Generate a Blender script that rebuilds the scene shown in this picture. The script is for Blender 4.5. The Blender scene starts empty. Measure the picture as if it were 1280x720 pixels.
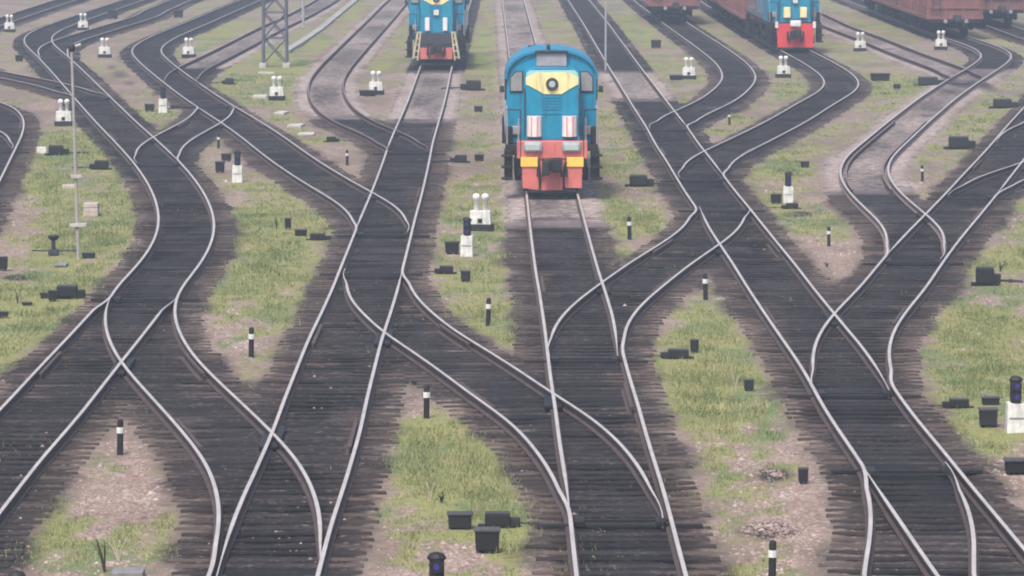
import bpy, bmesh, math, random
import numpy as np
from mathutils import Vector, Matrix

random.seed(7)
RNG = np.random.default_rng(11)
S = bpy.context.scene
COL = S.collection
RAIL_TOP = 0.20
CAM_H = 10.1
F = 5000.0                      # focal length in photo pixels (photo is 1280 wide)
PITCH = math.atan(535.0 / F)
SP, CP = math.sin(PITCH), math.cos(PITCH)


def at(px, py, z=0.0):
    """photo pixel -> point of the horizontal plane z"""
    v = py - 360.0
    dz = -F * SP - v * CP
    dy = F * CP - v * SP
    t = (z - CAM_H) / dz
    return Vector(((px - 640.0) * t, dy * t, z))


def proj(X, Y, Z):
    """world (numpy) -> photo pixel"""
    zz = Z - CAM_H
    depth = Y * CP - zz * SP
    up = Y * SP + zz * CP
    return 640 + F * X / depth, 360 - F * up / depth


def row_y(py, z=RAIL_TOP):
    return at(640, py, z).y


# ------------------------------------------------------------------ materials
MATS = {}


def new_mat(name):
    m = bpy.data.materials.new(name)
    m.use_nodes = True
    nt = m.node_tree
    b = nt.nodes['Principled BSDF']
    return m, nt, b


def mat(name, col, rough=0.6, metal=0.0, var=0.25, scale=6.0, col2=None, bump=0.0, island=0.0, spec=0.4):
    """one procedural material: base colour broken up by two scales of noise (dust, wear)"""
    if name in MATS:
        return MATS[name]
    m, nt, b = new_mat(name)
    N, Lk = nt.nodes, nt.links
    tc = N.new('ShaderNodeTexCoord')
    n1 = N.new('ShaderNodeTexNoise'); n1.inputs['Scale'].default_value = scale
    n1.inputs['Detail'].default_value = 6; n1.inputs['Roughness'].default_value = 0.65
    Lk.new(tc.outputs['Object'], n1.inputs['Vector'])
    rmp = N.new('ShaderNodeValToRGB')
    rmp.color_ramp.elements[0].position = 0.33
    rmp.color_ramp.elements[1].position = 0.68
    c2 = col2 if col2 else tuple(c * (1 - var) for c in col)
    c1 = col if col2 else tuple(min(1, c * (1 + var * 0.6)) for c in col)
    rmp.color_ramp.elements[0].color = (*c2, 1)
    rmp.color_ramp.elements[1].color = (*c1, 1)
    Lk.new(n1.outputs['Fac'], rmp.inputs['Fac'])
    out = rmp.outputs['Color']
    if island > 0:
        oi = N.new('ShaderNodeObjectInfo'); ge = N.new('ShaderNodeNewGeometry')
        ad = N.new('ShaderNodeMath'); ad.operation = 'ADD'
        Lk.new(oi.outputs['Random'], ad.inputs[0]); Lk.new(ge.outputs['Random Per Island'], ad.inputs[1])
        fr = N.new('ShaderNodeMath'); fr.operation = 'FRACT'; Lk.new(ad.outputs[0], fr.inputs[0])
        mr = N.new('ShaderNodeMapRange'); Lk.new(fr.outputs[0], mr.inputs['Value'])
        mr.inputs['To Min'].default_value = 1 - island; mr.inputs['To Max'].default_value = 1 + island
        mx = N.new('ShaderNodeVectorMath'); mx.operation = 'SCALE'
        Lk.new(out, mx.inputs[0]); Lk.new(mr.outputs[0], mx.inputs['Scale'])
        out = mx.outputs[0]
    Lk.new(out, b.inputs['Base Color'])
    b.inputs['Roughness'].default_value = rough
    b.inputs['Metallic'].default_value = metal
    b.inputs['Specular IOR Level'].default_value = spec
    if bump > 0:
        bp = N.new('ShaderNodeBump'); bp.inputs['Strength'].default_value = bump
        bp.inputs['Distance'].default_value = 0.02
        Lk.new(n1.outputs['Fac'], bp.inputs['Height']); Lk.new(bp.outputs['Normal'], b.inputs['Normal'])
    MATS[name] = m
    return m


M_STEEL = mat('polished_rail_steel', (0.56, 0.50, 0.465), 0.45, 0.35, 0.2, 1.5)
M_RUST = mat('rail_rust', (0.075, 0.052, 0.050), 0.85, 0.0, 0.3, 3.0)
M_RUSTLIGHT = mat('pale_rail_rust', (0.19, 0.14, 0.135), 0.8, 0.1, 0.3, 2.0)
M_WOOD = mat('creosoted_timber', (0.026, 0.020, 0.020), 0.9, 0, 0.35, 5.0, col2=(0.009, 0.008, 0.009), island=0.55, bump=0.3)


def sleeper_material():
    """old sleeper: brown weathered ends, oil and coal black in the middle, grain and dust specks"""
    m, nt, b = new_mat('oiled_sleeper')
    N, Lk = nt.nodes, nt.links
    tc = N.new('ShaderNodeTexCoord'); ge = N.new('ShaderNodeNewGeometry'); oi = N.new('ShaderNodeObjectInfo')

    def noise(vec, scale, det, stretch):
        mp = N.new('ShaderNodeMapping'); mp.inputs['Scale'].default_value = stretch
        n = N.new('ShaderNodeTexNoise'); n.inputs['Scale'].default_value = scale; n.inputs['Detail'].default_value = det; n.inputs['Roughness'].default_value = 0.7
        Lk.new(vec, mp.inputs['Vector']); Lk.new(mp.outputs[0], n.inputs['Vector']); return n.outputs['Fac']

    def ramp(src, stops):
        r = N.new('ShaderNodeValToRGB'); e = r.color_ramp.elements
        while len(e) < len(stops): e.new(0.5)
        for k, (p, c) in enumerate(stops): e[k].position = p; e[k].color = (*c, 1)
        Lk.new(src, r.inputs['Fac']); return r.outputs['Color']

    def mth(op, a, c):
        q = N.new('ShaderNodeMath'); q.operation = op
        for i, v in enumerate((a, c)):
            if isinstance(v, (int, float)): q.inputs[i].default_value = v
            else: Lk.new(v, q.inputs[i])
        return q.outputs[0]

    def mix(f, a, c):
        q = N.new('ShaderNodeMix'); q.data_type = 'RGBA'; Lk.new(f, q.inputs['Factor']); Lk.new(a, q.inputs['A']); Lk.new(c, q.inputs['B']); return q.outputs['Result']

    def rng(v, a, c, lo=0.0, hi=1.0):
        q = N.new('ShaderNodeMapRange'); q.interpolation_type = 'SMOOTHSTEP'; Lk.new(v, q.inputs['Value'])
        for nm_, vv_ in zip(('From Min', 'From Max', 'To Min', 'To Max'), (a, c, lo, hi)): q.inputs[nm_].default_value = vv_
        return q.outputs[0]
    sx = N.new('ShaderNodeSeparateXYZ'); Lk.new(tc.outputs['Object'], sx.inputs[0])
    ax = mth('ABSOLUTE', sx.outputs['X'], 0)
    grain = noise(ge.outputs['Position'], 9, 6, (0.5, 3.0, 1))
    patch = noise(ge.outputs['Position'], 1.5, 6, (1, 0.5, 1))
    speck = noise(ge.outputs['Position'], 16, 3, (1, 1, 1))
    brown = ramp(grain, [(0.3, (0.035, 0.024, 0.020)), (0.5, (0.075, 0.053, 0.044)), (0.75, (0.135, 0.102, 0.088))])
    coal = ramp(grain, [(0.3, (0.010, 0.009, 0.011)), (0.55, (0.026, 0.022, 0.024)), (0.8, (0.070, 0.060, 0.060))])
    f = mth('ADD', ax, mth('MULTIPLY', mth('SUBTRACT', patch, 0.5), 0.5))
    col = mix(rng(f, 0.20, 0.36), coal, brown)
    dust = ramp(speck, [(0.3, (0.10, 0.082, 0.075)), (0.7, (0.20, 0.165, 0.15))])
    col = mix(rng(mth('ADD', mth('MULTIPLY', speck, 0.6), mth('MULTIPLY', patch, 0.5)), 0.58, 0.72, 0, 0.65), col, dust)
    mr = rng(oi.outputs['Random'], 0.0, 1.0, 0.35, 1.15)
    vm = N.new('ShaderNodeVectorMath'); vm.operation = 'SCALE'; Lk.new(col, vm.inputs[0]); Lk.new(mr, vm.inputs['Scale'])
    Lk.new(vm.outputs[0], b.inputs['Base Color']); b.inputs['Roughness'].default_value = 0.92; b.inputs['Specular IOR Level'].default_value = 0.25
    return m


M_SLEEPER = sleeper_material()
M_WOODP = mat('weathered_timber', (0.13, 0.105, 0.105), 0.9, 0, 0.35, 5.0, island=0.4, bump=0.3)
M_BLACK = mat('black_iron', (0.017, 0.0165, 0.018), 0.65, 0.0, 0.45, 9.0, col2=(0.009, 0.009, 0.010), island=0.45)
M_DARK = mat('dark_grey_iron', (0.040, 0.042, 0.050), 0.7, 0.0, 0.4, 7.0)
M_LIDD = mat('dark_lid', (0.060, 0.058, 0.060), 0.75, 0, 0.4, 9.0, island=0.6)
M_LID = mat('weathered_grey_lid', (0.20, 0.20, 0.205), 0.75, 0, 0.3, 9.0)
M_WHITE = mat('white_paint', (0.72, 0.71, 0.68), 0.6, 0, 0.3, 5.0)
M_CONC = mat('concrete', (0.46, 0.43, 0.40), 0.9, 0, 0.25, 6.0, bump=0.2)
M_CONCP = mat('pinkish_concrete', (0.46, 0.38, 0.35), 0.9, 0, 0.25, 6.0, bump=0.2)
M_BLUE = mat('blue_paint', (0.004, 0.255, 0.42), 0.40, 0, 0.14, 1.1, bump=0.03)


def grime(m, amount=0.5, dirt=(0.05, 0.045, 0.045)):
    nt = m.node_tree; N, Lk = nt.nodes, nt.links
    b = N['Principled BSDF']; src = b.inputs['Base Color'].links[0].from_socket
    tc = N.new('ShaderNodeTexCoord'); mp = N.new('ShaderNodeMapping'); mp.inputs['Scale'].default_value = (7, 7, 0.9)
    n = N.new('ShaderNodeTexNoise'); n.inputs['Scale'].default_value = 1.0; n.inputs['Detail'].default_value = 7; n.inputs['Roughness'].default_value = 0.75
    Lk.new(tc.outputs['Object'], mp.inputs['Vector']); Lk.new(mp.outputs[0], n.inputs['Vector'])
    r = N.new('ShaderNodeMapRange'); r.interpolation_type = 'SMOOTHSTEP'
    r.inputs['From Min'].default_value = 0.46; r.inputs['From Max'].default_value = 0.74; r.inputs['To Max'].default_value = amount
    Lk.new(n.outputs['Fac'], r.inputs['Value'])
    x = N.new('ShaderNodeMix'); x.data_type = 'RGBA'; x.inputs['B'].default_value = (*dirt, 1)
    Lk.new(r.outputs[0], x.inputs['Factor']); Lk.new(src, x.inputs['A']); Lk.new(x.outputs['Result'], b.inputs['Base Color'])


grime(M_BLUE, 0.6)
M_BLUED = mat('worn_blue_paint', (0.010, 0.22, 0.38), 0.5, 0, 0.2, 1.1)
M_SKYB = mat('pale_blue_paint', (0.34, 0.60, 0.62), 0.5, 0, 0.12, 2.0)
M_CREAM = mat('cream_paint', (0.88, 0.76, 0.38), 0.5, 0, 0.1, 2.5)
M_YELL = mat('yellow_paint', (0.90, 0.58, 0.10), 0.5, 0, 0.1, 4.0)
M_RED = mat('faded_red_paint', (0.62, 0.165, 0.145), 0.6, 0, 0.18, 2.2)
M_REDB = mat('bright_red_paint', (0.68, 0.05, 0.06), 0.55, 0, 0.15, 2.2)
M_PINKW = mat('pinkish_white_enamel', (0.80, 0.74, 0.74), 0.35, 0.0, 0.06, 3.0)
M_STRIPE = mat('salmon_stripe', (0.70, 0.30, 0.27), 0.5, 0, 0.1, 3.0)
M_GREY = mat('grey_paint', (0.34, 0.31, 0.33), 0.6, 0, 0.2, 3.0)
M_GLASS = mat('dusty_glass', (0.30, 0.29, 0.30), 0.12, 0, 0.2, 3.0, spec=0.8)
M_LENS = mat('lamp_lens', (0.45, 0.50, 0.50), 0.1, 0, 0.1, 8.0, spec=0.9)
M_LENSB = mat('blue_signal_lens', (0.03, 0.03, 0.22), 0.15, 0, 0.1, 8.0, spec=0.8)
M_LENSW = mat('white_signal_lens', (0.75, 0.80, 0.92), 0.15, 0, 0.1, 8.0, spec=0.8)
M_WAGON = mat('oxide_red_wagon_paint', (0.25, 0.10, 0.09), 0.75, 0, 0.3, 0.9)
M_WAGON2 = mat('brown_wagon_paint', (0.21, 0.095, 0.088), 0.75, 0, 0.3, 0.9)
M_GALV = mat('galvanised_steel', (0.36, 0.37, 0.39), 0.6, 0.2, 0.15, 3.0)
M_POLE = mat('weathered_pole_concrete', (0.36, 0.33, 0.32), 0.85, 0, 0.2, 3.0)
M_MAST = mat('painted_mast_steel', (0.11, 0.115, 0.15), 0.65, 0.1, 0.2, 3.0)
M_TWIG = mat('dry_pale_stalk', (0.42, 0.36, 0.27), 0.9, 0, 0.3, 9.0)
M_TWIGD = mat('dark_stalk', (0.045, 0.035, 0.03), 0.9, 0, 0.3, 9.0)
M_LEAF = mat('weed_leaf', (0.075, 0.115, 0.045), 0.7, 0, 0.35, 9.0, island=0.4)
M_DARKSOIL = mat('dark_spoil', (0.050, 0.042, 0.044), 0.95, 0, 0.4, 5.0, bump=0.5)


for m_ in (M_RED, M_REDB, M_YELL, M_CREAM, M_WAGON, M_WAGON2, M_WHITE, M_PINKW, M_BLUED): grime(m_, 0.5, (0.10, 0.08, 0.07))


# ------------------------------------------------------------------ mesh helpers
class MB:
    """collects primitives in one bmesh, then links them as ONE object"""

    def __init__(self):
        self.bm = bmesh.new()

    def box(self, c, s, bevel=0.0, rx=0.0, ry=0.0, rz=0.0, taper=None):
        r = bmesh.ops.create_cube(self.bm, size=1.0)
        vs = r['verts']
        for v in vs:
            v.co.x *= s[0]; v.co.y *= s[1]; v.co.z *= s[2]
            if taper and v.co.z > 0:
                v.co.x *= taper[0]; v.co.y *= taper[1]
        if bevel > 0:
            es = list({e for v in vs for e in v.link_edges})
            rb = bmesh.ops.bevel(self.bm, geom=es, offset=bevel, segments=2, affect='EDGES', profile=0.6)
            vs = list({v for f in rb['faces'] for v in f.verts} | {v for v in vs if v.is_valid})
        Mx = Matrix.Translation(c) @ Matrix.Rotation(rz, 4, 'Z') @ Matrix.Rotation(ry, 4, 'Y') @ Matrix.Rotation(rx, 4, 'X')
        bmesh.ops.transform(self.bm, matrix=Mx, verts=vs)
        return self

    def tube(self, a, b, r1, r2=None, n=10, cap=True):
        a, b = Vector(a), Vector(b)
        r2 = r1 if r2 is None else r2
        d = b - a
        q = d.to_track_quat('Z', 'Y').to_matrix().to_4x4()
        Mx = Matrix.Translation((a + b) / 2) @ q
        bmesh.ops.create_cone(self.bm, cap_ends=cap, segments=n, radius1=r1, radius2=r2, depth=d.length, matrix=Mx)
        return self

    def prism(self, pts, y0, y1, axis='Y'):
        """closed outline (u,z) extruded along an axis"""
        def P(u, z, t):
            return (u, t, z) if axis == 'Y' else (t, u, z)
        A = [self.bm.verts.new(P(u, z, y0)) for u, z in pts]
        B = [self.bm.verts.new(P(u, z, y1)) for u, z in pts]
        n = len(pts)
        self.bm.faces.new(A); self.bm.faces.new(B[::-1])
        for i in range(n):
            self.bm.faces.new((A[i], B[i], B[(i + 1) % n], A[(i + 1) % n]))
        return self

    def lathe(self, prof, c=(0, 0, 0), n=16):
        """(radius, z) outline turned about z"""
        rings = []
        for r, z in prof:
            rings.append([self.bm.verts.new((c[0] + r * math.cos(2 * math.pi * k / n), c[1] + r * math.sin(2 * math.pi * k / n), c[2] + z)) for k in range(n)])
        for i in range(len(rings) - 1):
            for k in range(n):
                self.bm.faces.new((rings[i][k], rings[i][(k + 1) % n], rings[i + 1][(k + 1) % n], rings[i + 1][k]))
        self.bm.faces.new(rings[0][::-1]); self.bm.faces.new(rings[-1])
        return self

    def torus(self, c, R, r, n=24, m=8):
        """ring facing -Y"""
        g = [[self.bm.verts.new((c[0] + (R + r * math.cos(2 * math.pi * j / m)) * math.cos(2 * math.pi * i / n), c[1] + r * math.sin(2 * math.pi * j / m), c[2] + (R + r * math.cos(2 * math.pi * j / m)) * math.sin(2 * math.pi * i / n))) for j in range(m)] for i in range(n)]
        for i in range(n):
            for j in range(m):
                self.bm.faces.new((g[i][j], g[(i + 1) % n][j], g[(i + 1) % n][(j + 1) % m], g[i][(j + 1) % m]))
        return self

    def build(self, name, material, parent=None, loc=(0, 0, 0), smooth=False):
        bmesh.ops.recalc_face_normals(self.bm, faces=self.bm.faces)
        me = bpy.data.meshes.new(name)
        self.bm.to_mesh(me); self.bm.free()
        me.materials.append(material)
        if smooth:
            for p in me.polygons:
                p.use_smooth = True
        o = bpy.data.objects.new(name, me)
        COL.objects.link(o)
        o.location = loc
        if parent:
            o.parent = parent
        return o


def tag(o, label=None, cat=None, group=None, kind=None):
    if label: o['label'] = label
    if cat: o['category'] = cat
    if group: o['group'] = group
    if kind: o['kind'] = kind
    return o


def empty(name, loc=(0, 0, 0), rz=0.0):
    o = bpy.data.objects.new(name, None)
    o.empty_display_size = 0.3
    COL.objects.link(o)
    o.location = loc
    o.rotation_euler = (0, 0, rz)
    return o


def copy_tree(o, parent=None):
    c = o.copy()
    COL.objects.link(c)
    c.parent = parent
    for ch in list(o.children):
        copy_tree(ch, c)
    return c


def mesh_np(name, verts, faces, material, parent=None):
    me = bpy.data.meshes.new(name)
    me.from_pydata(verts, [], faces)
    me.update()
    for m in (material if isinstance(material, (list, tuple)) else [material]):
        me.materials.append(m)
    o = bpy.data.objects.new(name, me)
    COL.objects.link(o)
    if parent: o.parent = parent
    return o


# ------------------------------------------------------------------ tracks: surveyed rail positions
# per route the left and right rail as photo points (x, y); they are turned into ground points of the rail plane
T = {}
T['A'] = dict(
    L=[(137, 5), (66, 28), (45, 36), (31, 43), (29, 50), (47, 71), (66, 90), (92, 119), (125, 155), (149, 181), (170, 204), (190, 234), (200, 260), (200, 285), (190, 312), (172, 335), (146, 359), (139, 368), (132, 385), (131, 405), (136, 425), (151, 451), (175, 477), (200, 505), (230, 540), (250, 565), (265, 592), (275, 625), (275, 655), (267, 695), (262, 716)],
    R=[(165, 5), (95, 30), (70, 40), (62, 48), (64, 56), (86, 71), (107, 92), (135, 120), (165, 150), (200, 180), (220, 199), (240, 221), (257, 247), (267, 275), (265, 297), (252, 322), (225, 359), (217, 378), (217, 397), (225, 420), (242, 447), (270, 477), (320, 522), (345, 546), (367, 570), (385, 597), (397, 632), (401, 660), (400, 690), (395, 720)])
T['AL'] = dict(
    L=[(172, 335), (146, 359), (100, 407), (57, 452), (0, 514)],
    R=[(252, 322), (226, 355), (200, 387), (180, 415), (151, 451), (120, 490), (81, 540), (50, 575), (0, 640)])
T['AB'] = dict(
    L=[(250, 130), (250, 134), (247, 140), (232, 152), (192, 171), (175, 180), (169, 187), (170, 203)],
    R=[(289, 131), (292, 135), (290, 142), (277, 152), (250, 166), (232, 179), (222, 186), (220, 194), (222, 202)])
T['A2'] = dict(
    L=[(190, 9), (131, 28), (70, 48), (52, 55), (47, 62), (50, 73)],
    R=[(225, 17), (165, 33), (105, 50), (84, 57), (80, 63), (88, 72)])
T['B'] = dict(
    L=[(300, 0), (270, 12), (225, 31), (185, 47), (167, 58), (165, 65), (175, 77), (204, 100), (225, 117), (250, 134), (277, 152), (310, 179), (350, 207), (387, 232), (420, 250), (437, 262), (445, 275), (447, 288)],
    R=[(325, 0), (305, 9), (260, 29), (220, 46), (199, 58), (197, 65), (220, 85), (240, 100), (270, 120), (292, 134), (319, 149), (357, 171), (395, 201), (430, 222), (467, 242), (492, 257), (508, 272), (512, 285)])
T['D'] = dict(
    L=[(380, 8), (320, 35), (287, 55), (250, 72), (220, 85), (209, 92), (206, 100)],
    R=[(400, 15), (320, 52), (275, 77), (250, 90), (245, 97), (246, 104)])
T['E'] = dict(
    L=[(0, 96), (37, 105), (72, 114), (93, 121)],
    R=[(0, 89), (32, 96), (75, 101), (107, 110), (133, 119)])
T['F'] = dict(
    L=[],
    R=[(-90, 112), (-40, 118), (0, 126), (15, 132), (27, 142), (31, 155), (27, 170), (22, 180), (12, 200), (0, 225)])
T['F2'] = dict(
    L=[],
    R=[(-110, 136), (-50, 147), (0, 162), (10, 168), (17, 179), (16, 188), (12, 200)])
T['C'] = dict(
    L=[(563, 0), (525, 82), (517, 107), (505, 142), (487, 179), (480, 207), (467, 240), (455, 267), (442, 297), (427, 332), (417, 359), (405, 390), (387, 422), (370, 470), (341, 542), (320, 592), (299, 632), (280, 672), (262, 718)],
    R=[(588, 0), (566, 82), (557, 120), (547, 150), (540, 179), (532, 210), (524, 247), (517, 272), (510, 307), (504, 332), (497, 360), (487, 387), (479, 415), (470, 445), (457, 492), (449, 540), (437, 577), (425, 620), (412, 660), (404, 692), (397, 719)])
T['I'] = dict(
    L=[(481, 2), (455, 27), (425, 57), (402, 80), (388, 97), (386, 112), (396, 135), (420, 150), (455, 165), (475, 177), (482, 187)],
    R=[(512, 0), (495, 22), (467, 52), (440, 82), (428, 100), (427, 115), (435, 132), (455, 150), (490, 164), (515, 171), (527, 179), (533, 187)])
T['G'] = dict(
    L=[(427, 334), (431, 347), (431, 360), (440, 375), (457, 395), (479, 414), (510, 432), (545, 457), (582, 486), (640, 525), (667, 559), (685, 587), (697, 610), (706, 630), (711, 645)],
    R=[(504, 335), (510, 358), (520, 375), (540, 392), (567, 415), (602, 437), (640, 460), (665, 476), (692, 495), (727, 517), (760, 540), (782, 561), (800, 580), (815, 601), (826, 625), (833, 645)])
T['H'] = dict(
    L=[(628, 0), (636, 60), (660, 242), (666, 300), (672, 350), (675, 360), (681, 397), (685, 432), (689, 467), (695, 510), (697, 540), (705, 580), (709, 605), (712, 640), (715, 675), (721, 719)],
    R=[(655, 0), (671, 60), (720, 242), (734, 295), (747, 340), (754, 360), (762, 390), (770, 415), (776, 437), (783, 465), (791, 490), (800, 517), (807, 540), (816, 575), (828, 612), (837, 640), (857, 719)])
T['J'] = dict(
    L=[(689, 443), (689, 430), (690, 415), (702, 395), (722, 375), (744, 360), (780, 335), (815, 312), (845, 292), (862, 277), (868, 265), (867, 254)],
    R=[(777, 437), (777, 420), (785, 400), (802, 380), (825, 360), (860, 330), (897, 307), (920, 292), (930, 277), (932, 262)])
T['K'] = dict(
    L=[(710, 0), (727, 25), (750, 60), (765, 87), (787, 122), (812, 160), (821, 180), (835, 200), (847, 220), (857, 237), (877, 266), (890, 287), (900, 306), (915, 327), (936, 360), (960, 395), (985, 432), (1015, 475), (1027, 500), (1050, 540), (1074, 577), (1092, 605), (1120, 645), (1145, 682), (1172, 719)],
    R=[(737, 0), (760, 30), (780, 60), (800, 86), (820, 112), (840, 139), (857, 160), (871, 180), (885, 197), (902, 220), (917, 240), (932, 257), (947, 277), (960, 291), (987, 322), (1015, 360), (1042, 394), (1070, 427), (1092, 452), (1122, 497), (1140, 520), (1158, 540), (1185, 570), (1210, 602), (1235, 632), (1260, 662), (1280, 687)])
T['M1'] = dict(
    L=[(797, 5), (818, 22), (835, 34), (875, 60), (897, 77), (907, 95), (900, 107), (877, 125), (840, 140), (818, 152), (813, 160)],
    R=[(826, 5), (850, 20), (865, 32), (905, 60), (935, 82), (945, 95), (940, 107), (920, 125), (890, 140), (865, 150), (861, 160)])
T['M2'] = dict(
    L=[(885, 8), (945, 44), (980, 65), (992, 72), (1017, 87), (1032, 97), (1034, 107), (1022, 115), (992, 132), (960, 152), (905, 179), (877, 190), (860, 200), (852, 210), (848, 220)],
    R=[(914, 8), (975, 44), (1015, 65), (1042, 77), (1065, 92), (1075, 105), (1070, 115), (1047, 127), (1010, 150), (960, 176), (920, 197), (908, 207), (904, 217)])
T['L'] = dict(
    L=[(1280, 135), (1255, 162), (1240, 180), (1220, 205), (1192, 234), (1157, 270), (1132, 295), (1112, 317), (1076, 360), (1042, 395), (1027, 415), (1017, 437), (1016, 460), (1020, 485)],
    R=[(1280, 197), (1264, 215), (1245, 242), (1222, 270), (1197, 300), (1177, 327), (1156, 360), (1132, 387), (1115, 412), (1109, 435), (1111, 457), (1118, 482)])
T['L2'] = dict(
    L=[(1280, 204), (1264, 209), (1235, 217), (1210, 227), (1195, 236), (1186, 244)],
    R=[(1280, 224), (1260, 232), (1247, 242)])
T['L3'] = dict(
    L=[(1280, 156), (1262, 159), (1250, 167), (1240, 178)],
    R=[])
T['N'] = dict(
    L=[(1065, 565), (1077, 585), (1087, 612), (1089, 645), (1085, 685), (1077, 715)],
    R=[(1172, 567), (1190, 590), (1205, 615), (1216, 645), (1220, 680), (1217, 716)])
T['P'] = dict(
    L=[(1056, 0), (1150, 36), (1185, 48), (1201, 53), (1223, 62), (1232, 69), (1227, 74), (1190, 97), (1147, 123), (1110, 151), (1077, 180), (1057, 197), (1049, 212), (1052, 225), (1067, 242), (1090, 265), (1107, 285), (1112, 300), (1110, 317)],
    R=[(1084, 0), (1203, 44), (1223, 50), (1246, 57), (1262, 64), (1267, 71), (1250, 86), (1225, 100), (1197, 122), (1165, 150), (1130, 181), (1116, 193), (1109, 205), (1109, 220), (1117, 237), (1135, 254), (1157, 270), (1172, 280), (1181, 297), (1182, 310), (1177, 324)])
T['Q'] = dict(
    L=[(1020, 30), (1070, 47), (1110, 65), (1147, 78), (1180, 90), (1186, 98)],
    R=[(1050, 27), (1085, 41), (1135, 60), (1180, 77), (1214, 88), (1226, 98)])
T['R'] = dict(L=[(1147, 4), (1233, 32), (1275, 48), (1330, 64), (1420, 90), (1540, 124)], R=[])
T['Z'] = dict(L=[(-12, 26), (52, 5)], R=[(18, 26), (80, 5)])

# turnouts: (through route, diverging route, photo row of the toe, side where both share one track, which blade stands open)
TURN = [
    ('C', 'A', 722, 'near', 'thru'), ('A', 'AL', 367, 'far', 'none'), ('A', 'AB', 203, 'near', 'div'),
    ('B', 'AB', 130, 'far', 'div'), ('B', 'D', 104, 'near', 'div'), ('A', 'E', 121, 'near', 'div'),
    ('A', 'A2', 73, 'near', 'div'), ('C', 'B', 290, 'near', 'div'), ('C', 'I', 188, 'near', 'div'),
    ('C', 'G', 336, 'far', 'div'), ('H', 'G', 648, 'near', 'div'), ('H', 'J', 445, 'near', 'thru'),
    ('K', 'J', 258, 'far', 'thru'), ('K', 'M2', 222, 'near', 'div'), ('K', 'M1', 160, 'near', 'div'),
    ('K', 'L', 488, 'near', 'thru'), ('K', 'N', 578, 'far', 'div'), ('L', 'L2', 244, 'near', 'div'),
    ('L', 'L3', 178, 'near', 'div'), ('L', 'P', 324, 'near', 'div'), ('P', 'Q', 99, 'near', 'div'),
    ('F', 'F2', 186, 'near', 'div'),
]
# photo rows between which a route lies in clean pinkish ballast instead of the dark spilt-cargo bed
LIGHT = {'I': [(0, 144)], 'C': [(84, 148)], 'H': [(0, 276)], 'K': [(84, 122), (608, 740, 0.4)], 'N': [(600, 760, 0.4)], 'AL': [(560, 740, 0.25)], 'P': [(84, 236)], 'Q': [(0, 100)], 'D': [(0, 84)]}
HALF = 0.76
STEP = 0.5
Y_NEAR, Y_FAR = 34.0, 400.0


def build_route(d):
    def conv(lst, off):
        p = [at(x, y, RAIL_TOP) for x, y in lst]
        p = sorted((q.y, q.x + off) for q in p)
        return np.array(p).T if p else None
    Lg, Rg = conv(d['L'], HALF), conv(d['R'], -HALF)
    lo = min(a[0].min() for a in (Lg, Rg) if a is not None)
    hi = max(a[0].max() for a in (Lg, Rg) if a is not None)
    ys = np.arange(math.floor(lo / STEP) * STEP, hi + STEP, STEP)
    acc = np.zeros_like(ys); w = np.zeros_like(ys)
    for a in (Lg, Rg):
        if a is None: continue
        # weight fades to zero outside a rail's own surveyed range
        inside = np.clip((ys - a[0].min()) / 2 + 1, 0, 1) * np.clip((a[0].max() - ys) / 2 + 1, 0, 1) + 1e-6
        acc += np.interp(ys, a[0], a[1]) * inside; w += inside
    xs = acc / w
    return ys, xs


def smooth(ys, xs, it=1):
    # pad linearly, gaussian of a width that grows with the distance
    n = 60
    def slope(seg_y, seg_x):
        return np.polyfit(seg_y, seg_x, 1)[0]
    k = min(len(ys), 14)
    s0, s1 = slope(ys[:k], xs[:k]), slope(ys[-k:], xs[-k:])
    yp = np.concatenate([ys[0] - STEP * np.arange(n, 0, -1), ys, ys[-1] + STEP * np.arange(1, n + 1)])
    xp = np.concatenate([xs[0] + s0 * (yp[:n] - ys[0]), xs, xs[-1] + s1 * (yp[-n:] - ys[-1])])
    out = np.empty_like(xs)
    for i, y in enumerate(ys):
        sg = max(1.3, y / 50.0)
        g = np.exp(-0.5 * ((yp - y) / sg) ** 2)
        out[i] = (g * xp).sum() / g.sum()
    return out, s0, s1


ROUTE = {}
for nm, d in T.items():
    ys, xs = build_route(d)
    xs, s0, s1 = smooth(ys, xs)
    # carry the line on beyond the frame
    k = 20
    a = min(len(ys) - 1, k)
    s0 = (xs[a] - xs[0]) / (ys[a] - ys[0]); s1 = (xs[-1] - xs[-1 - a]) / (ys[-1] - ys[-1 - a])
    ya = np.arange(Y_NEAR, ys[0], STEP); yb = np.arange(ys[-1] + STEP, Y_FAR, STEP)
    ya = np.sort(ys[0] - STEP * np.arange(1, len(ya) + 1))
    xa = xs[0] + s0 * (ya - ys[0]); xb = xs[-1] + s1 * (1.0 if nm in ('L', 'L2', 'L3') else 0.6) * (yb - ys[-1])
    ROUTE[nm] = dict(y=np.concatenate([ya, ys, yb]), x=np.concatenate([xa, xs, xb]), lo=Y_NEAR, hi=Y_FAR, splitL=[], splitR=[], startblade={})


def X(nm, y):
    r = ROUTE[nm]
    return np.interp(y, r['y'], r['x'])


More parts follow.
